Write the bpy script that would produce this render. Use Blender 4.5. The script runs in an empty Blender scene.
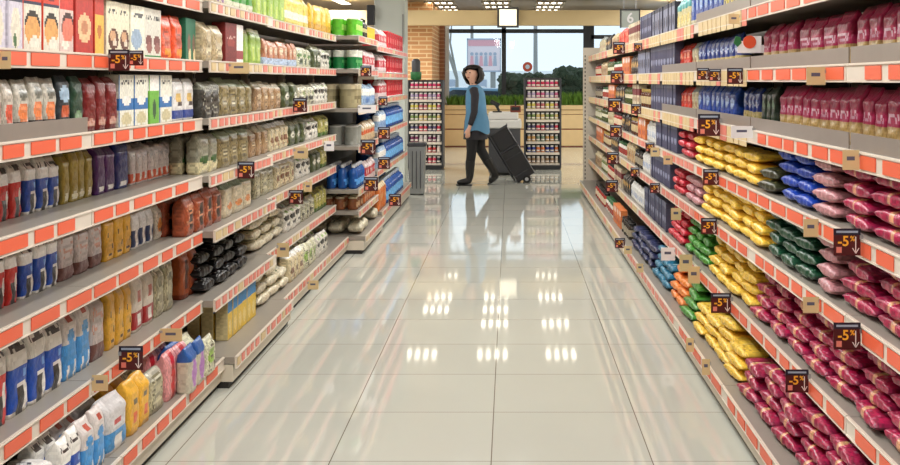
import bpy, bmesh, math, random
from mathutils import Vector, Matrix
random.seed(7)
COL = bpy.context.scene.collection
F, PX, PY, H = 1090.0, 510.0, 80.0, 1.42      # focal length in px, vanishing point, eye height

# ------------------------------------------------------------------ materials
def lin(c):
    return tuple(((x/255.0)/12.92 if x/255.0 <= .04045 else ((x/255.0+.055)/1.055)**2.4) for x in c)
def mat(name, rgb, rough=.5, metal=0, emit=0, noise=0, nscale=20, bump=0, bscale=60, alpha=None):
    m = bpy.data.materials.new(name); m.use_nodes = True
    nt = m.node_tree; b = nt.nodes['Principled BSDF']
    c = (*lin(rgb), 1)
    b.inputs['Base Color'].default_value = c
    b.inputs['Roughness'].default_value = rough
    b.inputs['Metallic'].default_value = metal
    if emit:
        b.inputs['Emission Color'].default_value = c
        b.inputs['Emission Strength'].default_value = emit
    if noise:
        tx = nt.nodes.new('ShaderNodeTexCoord'); n = nt.nodes.new('ShaderNodeTexNoise')
        n.inputs['Scale'].default_value = nscale; n.inputs['Detail'].default_value = 4
        r = nt.nodes.new('ShaderNodeMapRange'); r.inputs['To Min'].default_value = 1-noise; r.inputs['To Max'].default_value = 1+noise
        mx = nt.nodes.new('ShaderNodeVectorMath'); mx.operation = 'SCALE'; mx.inputs[0].default_value = c[:3]
        nt.links.new(tx.outputs['Object'], n.inputs['Vector']); nt.links.new(n.outputs['Fac'], r.inputs['Value'])
        nt.links.new(r.outputs['Result'], mx.inputs['Scale']); nt.links.new(mx.outputs[0], b.inputs['Base Color'])
    if bump:
        tx = nt.nodes.new('ShaderNodeTexCoord'); n = nt.nodes.new('ShaderNodeTexNoise'); n.inputs['Scale'].default_value = bscale
        bp = nt.nodes.new('ShaderNodeBump'); bp.inputs['Strength'].default_value = bump; bp.inputs['Distance'].default_value = .01
        nt.links.new(tx.outputs['Object'], n.inputs['Vector']); nt.links.new(n.outputs['Fac'], bp.inputs['Height'])
        nt.links.new(bp.outputs['Normal'], b.inputs['Normal'])
    return m
def print_mat(name, rough, bump):
    m = mat(name, (255, 255, 255), rough, bump=bump, bscale=38)
    nt = m.node_tree; a = nt.nodes.new('ShaderNodeAttribute'); a.attribute_name = 'print'
    nt.links.new(a.outputs['Color'], nt.nodes['Principled BSDF'].inputs['Base Color'])
    return m
M = dict(
    film=print_mat('printed_film', .32, .45), card=print_mat('printed_card', .5, .0), gloss=print_mat('glossy_plastic', .22, .0),
    shelf=mat('shelf_cream_paint', (212, 202, 184), .4), deck=mat('shelf_grey_deck', (146, 139, 129), .35, noise=.06),
    riser=mat('grey_riser', (138, 128, 119), .3, noise=.08), back=mat('shelf_back', (92, 84, 76), .6),
    strip=mat('ticket_rail', (220, 209, 194), .3), orange=mat('orange_ticket', (232, 100, 66), .4), pink=mat('salmon_ticket', (226, 132, 116), .4),
    cream=mat('cream_ticket', (214, 190, 142), .45), white=mat('white_ticket', (238, 236, 236), .4), ink=mat('ticket_ink', (90, 90, 110), .5),
    toe=mat('dark_toe_kick', (30, 28, 26), .6), maroon=mat('maroon_card', (74, 14, 18), .4), navy=mat('navy_card', (30, 24, 44), .4),
    amber=mat('amber_print', (250, 180, 50), .4), signwhite=mat('white_print', (235, 225, 220), .4),
    black=mat('black_cloth', (16, 15, 17), .7, noise=.2), blackplastic=mat('black_plastic', (26, 26, 29), .4), darkgrey=mat('dark_grey_panel', (62, 62, 66), .5, noise=.08),
    skin=mat('skin', (230, 180, 154), .5), hair=mat('dark_brown_hair', (28, 19, 17), .5, bump=.6, bscale=120), denim=mat('blue_vest_cloth', (88, 140, 176), .75, noise=.18, nscale=9),
    dress=mat('charcoal_dress', (42, 40, 46), .8, noise=.2), leather=mat('black_leather', (14, 13, 14), .35), lip=mat('lips', (150, 60, 60), .4), eye=mat('eye_dark', (20, 14, 12), .2),
    wall=mat('grey_beige_paint', (178, 168, 152), .7, noise=.03, nscale=3), column=mat('white_grey_paint', (206, 212, 206), .55, noise=.02, nscale=4),
    soffit=mat('tan_bulkhead', (206, 184, 142), .6, noise=.03, nscale=2), wood=mat('pale_wood', (214, 186, 138), .45, noise=.08, nscale=6), redwood=mat('red_brown_gap', (120, 50, 32), .6),
    frame=mat('dark_window_frame', (38, 44, 52), .4), wframe=mat('white_window_trim', (222, 226, 226), .5), grey=mat('grey_metal', (140, 142, 140), .4, noise=.05), steel=mat('steel', (170, 170, 172), .3, .7),
    counter=mat('white_counter', (214, 212, 208), .35), grass=mat('grass_blades', (92, 134, 44), .7, noise=.25), hedge=mat('dark_hedge', (40, 56, 34), .8, noise=.4, nscale=4, bump=1, bscale=12),
    asphalt=mat('outdoor_paving', (214, 216, 218), .8, noise=.1, nscale=.6), billwhite=mat('billboard_paper', (226, 214, 220), .5, noise=.02), billpink=mat('billboard_pink', (216, 160, 170), .5), billgrey=mat('billboard_grey', (160, 172, 190), .5),
    carblue=mat('pale_blue_car_paint', (120, 160, 190), .25), carwhite=mat('white_car_paint', (224, 230, 235), .25), carglass=mat('car_glass', (40, 52, 62), .1), tyre=mat('tyre', (22, 22, 22), .8), bark=mat('pale_bark', (150, 150, 145), .8),
    red=mat('red_plastic', (196, 40, 36), .4), green=mat('green_plastic', (40, 110, 60), .4), redsign=mat('orange_red_sign', (222, 84, 50), .4), building=mat('pale_building', (236, 240, 242), .8),
    lampcell=mat('lamp_reflector', (255, 244, 222), .5, emit=9), lampsign=mat('warm_light_sign', (255, 246, 222), .5, emit=1.0), lampframe=mat('lamp_frame', (170, 164, 154), .4), signgrey=mat('grey_aisle_sign', (176, 184, 176), .4),
    diffuser=mat('lamp_diffuser', (255, 248, 236), .5, emit=3),
)
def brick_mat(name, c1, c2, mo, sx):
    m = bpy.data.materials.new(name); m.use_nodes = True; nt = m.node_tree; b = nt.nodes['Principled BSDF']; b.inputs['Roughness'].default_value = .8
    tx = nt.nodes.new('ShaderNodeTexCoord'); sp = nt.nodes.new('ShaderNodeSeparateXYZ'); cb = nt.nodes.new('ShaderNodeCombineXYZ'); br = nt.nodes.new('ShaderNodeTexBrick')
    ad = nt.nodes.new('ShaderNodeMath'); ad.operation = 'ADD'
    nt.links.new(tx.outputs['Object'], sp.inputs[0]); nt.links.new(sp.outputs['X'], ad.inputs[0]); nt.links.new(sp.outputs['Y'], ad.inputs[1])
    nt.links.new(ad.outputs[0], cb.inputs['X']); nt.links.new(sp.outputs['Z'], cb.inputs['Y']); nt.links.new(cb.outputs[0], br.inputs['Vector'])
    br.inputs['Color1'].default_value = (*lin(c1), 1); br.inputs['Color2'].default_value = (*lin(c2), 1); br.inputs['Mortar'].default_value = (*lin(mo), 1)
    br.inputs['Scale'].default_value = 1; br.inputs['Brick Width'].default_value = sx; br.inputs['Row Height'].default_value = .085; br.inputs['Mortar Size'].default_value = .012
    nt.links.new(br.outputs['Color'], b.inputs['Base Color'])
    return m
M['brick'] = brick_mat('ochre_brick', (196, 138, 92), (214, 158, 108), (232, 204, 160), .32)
M['brickshade'] = brick_mat('shaded_ochre_brick', (128, 82, 58), (150, 96, 66), (170, 130, 98), .32)
def floor_mat():
    m = bpy.data.materials.new('polished_porcelain_tiles'); m.use_nodes = True; nt = m.node_tree; b = nt.nodes['Principled BSDF']
    tx = nt.nodes.new('ShaderNodeTexCoord'); mp = nt.nodes.new('ShaderNodeMapping'); br = nt.nodes.new('ShaderNodeTexBrick')
    mp.inputs['Location'].default_value = (.07+.6*20, -4.66+.6*20, 0)
    br.offset = 0; br.squash = 1; br.inputs['Scale'].default_value = 1; br.inputs['Brick Width'].default_value = .6; br.inputs['Row Height'].default_value = .6
    br.inputs['Mortar Size'].default_value = .0022; br.inputs['Mortar Smooth'].default_value = .1; br.inputs['Bias'].default_value = 0
    br.inputs['Color1'].default_value = (*lin((196, 197, 186)), 1); br.inputs['Color2'].default_value = (*lin((191, 192, 181)), 1); br.inputs['Mortar'].default_value = (*lin((120, 112, 100)), 1)
    n = nt.nodes.new('ShaderNodeTexNoise'); n.inputs['Scale'].default_value = 1.3; n.inputs['Detail'].default_value = 6
    r = nt.nodes.new('ShaderNodeMapRange'); r.inputs['To Min'].default_value = .93; r.inputs['To Max'].default_value = 1.05
    s = nt.nodes.new('ShaderNodeVectorMath'); s.operation = 'SCALE'
    nt.links.new(tx.outputs['Object'], mp.inputs[0]); nt.links.new(mp.outputs[0], br.inputs['Vector']); nt.links.new(tx.outputs['Object'], n.inputs['Vector'])
    nt.links.new(n.outputs['Fac'], r.inputs['Value']); nt.links.new(br.outputs['Color'], s.inputs[0]); nt.links.new(r.outputs['Result'], s.inputs['Scale']); nt.links.new(s.outputs[0], b.inputs['Base Color'])
    r2 = nt.nodes.new('ShaderNodeMapRange'); r2.inputs['To Min'].default_value = .02; r2.inputs['To Max'].default_value = .07
    nt.links.new(n.outputs['Fac'], r2.inputs['Value']); nt.links.new(r2.outputs['Result'], b.inputs['Roughness'])
    b.inputs['IOR'].default_value = 1.55
    return m
M['floor'] = floor_mat()
def glass_mat():
    m = bpy.data.materials.new('window_glass'); m.use_nodes = True; nt = m.node_tree; nt.nodes.remove(nt.nodes['Principled BSDF'])
    t = nt.nodes.new('ShaderNodeBsdfTransparent'); t.inputs[0].default_value = (.93, .96, .97, 1); g = nt.nodes.new('ShaderNodeBsdfGlossy'); g.inputs['Roughness'].default_value = .02
    fr = nt.nodes.new('ShaderNodeFresnel'); fr.inputs[0].default_value = 1.3; mx = nt.nodes.new('ShaderNodeMixShader')
    nt.links.new(fr.outputs[0], mx.inputs[0]); nt.links.new(t.outputs[0], mx.inputs[1]); nt.links.new(g.outputs[0], mx.inputs[2]); nt.links.new(mx.outputs[0], nt.nodes['Material Output'].inputs[0])
    return m
M['glass'] = glass_mat()

# ------------------------------------------------------------------ object helpers
def link(name, data, parent=None, loc=(0, 0, 0), rot=(0, 0, 0)):
    o = bpy.data.objects.new(name, data); COL.objects.link(o); o.parent = parent; o.location = loc; o.rotation_euler = rot
    return o
def tag(o, label, cat, group=None, kind=None):
    o['label'] = label; o['category'] = cat
    if group: o['group'] = group
    if kind: o['kind'] = kind
    return o
def empty(name, loc=(0, 0, 0), rz=0): return link(name, None, None, loc, (0, 0, rz))
class MB:
    """collects shapes into one mesh, a material index per face"""
    def __init__(s): s.v = []; s.f = []; s.m = []; s.mats = []; s.smooth = []
    def mi(s, m):
        if m not in s.mats: s.mats.append(m)
        return s.mats.index(m)
    def raw(s, vs, fs, m, smooth=False, T=None):
        b = len(s.v); i = s.mi(m)
        s.v += [tuple(T @ Vector(v)) if T else tuple(v) for v in vs]
        for f in fs: s.f.append(tuple(b+k for k in f)); s.m.append(i); s.smooth.append(smooth)
        return s
    def box(s, x0, x1, y0, y1, z0, z1, m, T=None, bev=0):
        if bev:
            bm = bmesh.new(); bmesh.ops.create_cube(bm, size=1)
            for v in bm.verts: v.co = Vector(((x0+x1)/2+v.co.x*(x1-x0), (y0+y1)/2+v.co.y*(y1-y0), (z0+z1)/2+v.co.z*(z1-z0)))
            bmesh.ops.bevel(bm, geom=bm.edges[:], offset=bev, segments=2, affect='EDGES', profile=.5)
            bm.verts.index_update(); vs = [v.co[:] for v in bm.verts]; fs = [[v.index for v in f.verts] for f in bm.faces]; bm.free()
            return s.raw(vs, fs, m, False, T)
        vs = [(x, y, z) for z in (z0, z1) for y in (y0, y1) for x in (x0, x1)]
        return s.raw(vs, [(0, 2, 3, 1), (4, 5, 7, 6), (0, 1, 5, 4), (2, 6, 7, 3), (0, 4, 6, 2), (1, 3, 7, 5)], m, False, T)
    def tube(s, p, q, r0, r1, m, n=12, smooth=True, cap=True):
        p, q = Vector(p), Vector(q); d = (q-p).normalized(); a = d.orthogonal().normalized(); b = d.cross(a)
        vs = [c+(a*math.cos(2*math.pi*k/n)+b*math.sin(2*math.pi*k/n))*r for c, r in ((p, r0), (q, r1)) for k in range(n)]
        s.raw(vs, [(k, (k+1) % n, n+(k+1) % n, n+k) for k in range(n)], m, smooth)
        if cap: s.raw(vs, [tuple(range(n))[::-1], tuple(range(n, 2*n))], m, False)
        return s
    def lathe(s, prof, m, n=16, c=(0, 0, 0), cap=True):
        vs = [(c[0]+r*math.cos(2*math.pi*k/n), c[1]+r*math.sin(2*math.pi*k/n), c[2]+z) for r, z in prof for k in range(n)]
        fs = [(j*n+k, j*n+(k+1) % n, (j+1)*n+(k+1) % n, (j+1)*n+k) for j in range(len(prof)-1) for k in range(n)]
        s.raw(vs, fs, m, True)
        if cap: s.raw(vs, [tuple(range(n))[::-1], tuple(range((len(prof)-1)*n, len(prof)*n))], m)
        return s
    def loft(s, rings, m, n=16, cap=True, T=None):
        """rings: (cx, cy, z, rx, ry) ellipses"""
        vs = [(cx+rx*math.cos(2*math.pi*k/n), cy+ry*math.sin(2*math.pi*k/n), z) for cx, cy, z, rx, ry in rings for k in range(n)]
        fs = [(j*n+k, j*n+(k+1) % n, (j+1)*n+(k+1) % n, (j+1)*n+k) for j in range(len(rings)-1) for k in range(n)]
        s.raw(vs, fs, m, True, T)
        if cap: s.raw(vs, [tuple(range(n))[::-1], tuple(range((len(rings)-1)*n, len(rings)*n))], m, False, T)
        return s
    def ball(s, c, rx, ry, rz, m, n=14, k=9):
        prof = [(math.sin(math.pi*(j+.02)/(k+.04)), -math.cos(math.pi*(j+.02)/(k+.04))) for j in range(k+1)]
        return s.loft([(c[0], c[1], c[2]+b*rz, rx*a, ry*a) for a, b in prof], m, n)
    def mesh(s, name):
        me = bpy.data.meshes.new(name); me.from_pydata(s.v, [], s.f); me.update()
        for m in s.mats: me.materials.append(m)
        me.polygons.foreach_set('material_index', s.m); me.polygons.foreach_set('use_smooth', s.smooth)
        return me
    def build(s, name, parent=None, loc=(0, 0, 0), rot=(0, 0, 0)): return link(name, s.mesh(name), parent, loc, rot)
def struct(name, mb, loc=(0, 0, 0)):
    o = mb.build(name, None, loc); o['kind'] = 'structure'; return o

# ------------------------------------------------------------------ printed packages
def D(base, bands=(), blobs=(), marks=(), side=None, top=None, jit=.06, seed=1):
    """a print: colour as a function of (u, v) on the front; bands (v0, v1, rgb), blobs (u, v, ru, rv, rgb), marks (v0, v1, density, rgb)"""
    rnd = random.Random(seed*31+len(bands)*7+len(blobs))
    def f(u, v, where):
        c = base
        if where == 'top': c = top or (bands and max(bands, key=lambda b: b[1])[1] > .97 and max(bands, key=lambda b: b[1])[2]) or base
        elif where == 'side' and side: c = side
        else:
            for a, b, q in bands:
                if a <= v <= b: c = q
            if where == 'front':
                for bu, bv, ru, rv, q in blobs:
                    if ((u-bu)/ru)**2+((v-bv)/rv)**2 <= 1: c = q
                for a, b, dn, q in marks:
                    if a <= v <= b and .1 < u < .9 and rnd.random() < dn: c = q
        k = 1+rnd.uniform(-jit, jit)
        return tuple(min(255, x*k) for x in c)
    return f
def paint(me, cols):
    a = me.color_attributes.new('print', 'FLOAT_COLOR', 'CORNER'); out = []
    for p, c in zip(me.polygons, cols): out += [*lin(c), 1.0]*p.loop_total
    a.data.foreach_set('color', out)
def sgn(x): return -1 if x < 0 else 1
def bag_mesh(name, w, d, h, des, seed=0, lie=False, M_='film', sides=40, rows=20):
    """a filled film bag: standing with one sealed top, or (lie) a pillow sealed at both ends"""
    r = random.Random(seed); ph = [r.uniform(0, 6.28) for _ in range(6)]; vs = []; fs = []; cols = []
    for j in range(rows+1):
        v = j/rows
        if lie:
            t = min(1, math.sin(math.pi*min(max(v, .0), 1))**.42+.02); tw = .86+.14*t; e = .55
            if v < .05 or v > .95: tw = .95; t = .05
        else:
            t = 1-.06*v if v < .76 else .954-.86*((v-.76)/.24)**1.3; t = max(t, .08); tw = 1-.05*math.sin(v*3.1)
            if v < .06: t *= .9; tw *= .97
            if v > .93: tw = .96
            e = .42
        for k in range(sides):
            a = 2*math.pi*k/sides+math.pi/sides-math.pi/2
            ca, sa = math.cos(a), math.sin(a)
            x = sgn(ca)*abs(ca)**e*w/2*tw; y = sgn(sa)*abs(sa)**e*d/2*t
            wr = 1+.035*math.sin(v*11+a*3+ph[0])+.03*math.sin(v*23-a*5+ph[1])
            if lie: wr += .07*math.sin(v*19+a*2+ph[5])+.05*math.sin(v*37-a*4+ph[1]); x += .02*w*math.sin(v*31+ph[0])
            x += .012*w*math.sin(v*17+ph[2]); y = y*wr+(.08*d*math.sin(v*9+ph[3]) if (not lie and v > .8) else 0)
            vs.append((x, y, v*h+(.015*h*math.sin(a*2+ph[4]) if v > .9 else 0)))
    for j in range(rows):
        for k in range(sides):
            fs.append((j*sides+k, j*sides+(k+1) % sides, (j+1)*sides+(k+1) % sides, (j+1)*sides+k))
            a = vs[j*sides+k]; b = vs[j*sides+(k+1) % sides]; x = (a[0]+b[0])/2; y = (a[1]+b[1])/2
            wh = 'front' if y < 0 and abs(x) < w*.47 else ('side' if abs(x) > w*.44 else 'back')
            cols.append(des(x/w+.5, (j+.5)/rows, wh))
    fs.append(tuple(range(sides))[::-1]); cols.append(des(.5, 0, 'side')); fs.append(tuple(range(rows*sides, (rows+1)*sides))); cols.append(des(.5, 1, 'top'))
    if lie:
        zq = min(y for x, y, z in vs)
    xs = [v[0] for v in vs]; ys = [v[1] for v in vs]; kx = w/(max(xs)-min(xs)); ky = d/(max(ys)-min(ys)); mx = (max(xs)+min(xs))/2; my = (max(ys)+min(ys))/2
    vs = [((x-mx)*kx, (y-my)*ky, z) for x, y, z in vs]
    if lie:   # lay the pillow down: its length along local x, its printed face up and outward
        vs = [(z-h/2, x if False else -y*0+x, y) for x, y, z in vs]
        vs = [(X, Y, -Z) for X, Y, Z in vs]; zq = min(v[2] for v in vs); vs = [(X, Y, Z-zq) for X, Y, Z in vs]
    me = bpy.data.meshes.new(name); me.from_pydata(vs, [], fs); me.materials.append(M[M_]); me.update()
    me.polygons.foreach_set('use_smooth', [True]*len(fs)); paint(me, cols)
    return me
def box_mesh(name, w, d, h, des, nu=16, nv=22, M_='card'):
    vs = []; fs = []; cols = []; b = .0025
    def grid(o, U, V, n, m_, wh):
        s = len(vs); o, U, V = Vector(o), Vector(U), Vector(V)
        for j in range(m_+1):
            for i in range(n+1): vs.append(tuple(o+U*(i/n)+V*(j/m_)))
        for j in range(m_):
            for i in range(n):
                q = s+j*(n+1)+i; fs.append((q, q+1, q+n+2, q+n+1)); cols.append(des((i+.5)/n, (j+.5)/m_, wh))
    x, y = w/2, d/2
    grid((-x+b, -y, b), (w-2*b, 0, 0), (0, 0, h-2*b), nu, nv, 'front'); grid((x-b, y, b), (-w+2*b, 0, 0), (0, 0, h-2*b), 3, nv, 'back')
    grid((x, -y+b, b), (0, d-2*b, 0), (0, 0, h-2*b), 3, nv, 'side'); grid((-x, y-b, b), (0, -d+2*b, 0), (0, 0, h-2*b), 3, nv, 'side')
    grid((-x+b, -y+b, h), (w-2*b, 0, 0), (0, d-2*b, 0), 3, 3, 'top'); grid((-x+b, y-b, 0), (w-2*b, 0, 0), (0, -d+2*b, 0), 1, 1, 'side')
    # narrow chamfers joining the faces
    ring = lambda z, t: [(-x+b*(1-t), -y+b*t, z), ]
    c8 = [(-x+b, -y), (x-b, -y), (x, -y+b), (x, y-b), (x-b, y), (-x+b, y), (-x, y-b), (-x, -y+b)]
    s = len(vs); vs += [(p[0], p[1], b) for p in c8]+[(p[0], p[1], h-b) for p in c8]
    for k in (1, 3, 5, 7): fs.append((s+k, s+(k+1) % 8, s+8+(k+1) % 8, s+8+k)); cols.append(des(.5, .5, 'side'))
    i4 = [(-x+b, -y+b), (x-b, -y+b), (x-b, y-b), (-x+b, y-b)]
    for z, zz, o in ((h, h-b, 8), (0, b, 0)):
        s2 = len(vs); vs += [(p[0], p[1], z) for p in i4]
        for k in range(4):
            a, c = s+o+2*k, s+o+2*k+1
            fs.append((a, c, s2+(k+1) % 4, s2+k) if z else (c, a, s2+k, s2+(k+1) % 4)); cols.append(des(.5, .98 if z else .02, 'side'))
    me = bpy.data.meshes.new(name); me.from_pydata(vs, [], fs); me.materials.append(M[M_]); me.update(); paint(me, cols)
    return me
PROF = {
    'can': [(.46, 0), (.5, .015), (.5, .03), (.485, .05), (.485, .2), (.485, .35), (.485, .5), (.485, .65), (.485, .8), (.485, .93), (.5, .96), (.5, .985), (.47, 1), (.45, .985)],
    'tin': [(.48, 0), (.49, .03), (.49, .2), (.49, .35), (.49, .5), (.49, .65), (.49, .78), (.5, .79), (.5, .97), (.48, 1)],
    'jar': [(.44, 0), (.5, .04), (.5, .2), (.5, .4), (.5, .6), (.48, .72), (.4, .8), (.38, .82), (.42, .83), (.42, .98), (.4, 1)],
    'bottle': [(.42, 0), (.5, .03), (.5, .15), (.5, .3), (.47, .4), (.5, .5), (.49, .62), (.4, .74), (.2, .82), (.17, .86), (.2, .87), (.2, .97), (.17, 1)],
}
def lathe_mesh(name, w, h, des, kind, n=16):
    pr = PROF[kind]; vs = [(w*r*math.cos(2*math.pi*k/n-math.pi/2), w*r*math.sin(2*math.pi*k/n-math.pi/2), h*z) for r, z in pr for k in range(n)]; fs = []; cols = []
    for j in range(len(pr)-1):
        for k in range(n):
            fs.append((j*n+k, j*n+(k+1) % n, (j+1)*n+(k+1) % n, (j+1)*n+k))
            u = ((k+.5+n/2) % n)/n; cols.append(des((u-.5)*1.6+.5, (pr[j][1]+pr[j+1][1])/2, 'front' if .2 < u < .8 else 'back'))
    fs += [tuple(range(n))[::-1], tuple(range((len(pr)-1)*n, len(pr)*n))]; cols += [des(.5, 0, 'side'), des(.5, 1, 'top')]
    me = bpy.data.meshes.new(name); me.from_pydata(vs, [], fs); me.materials.append(M['gloss']); me.update()
    me.polygons.foreach_set('use_smooth', [True]*(len(fs)-2)+[False]*2); paint(me, cols)
    return me

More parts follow.
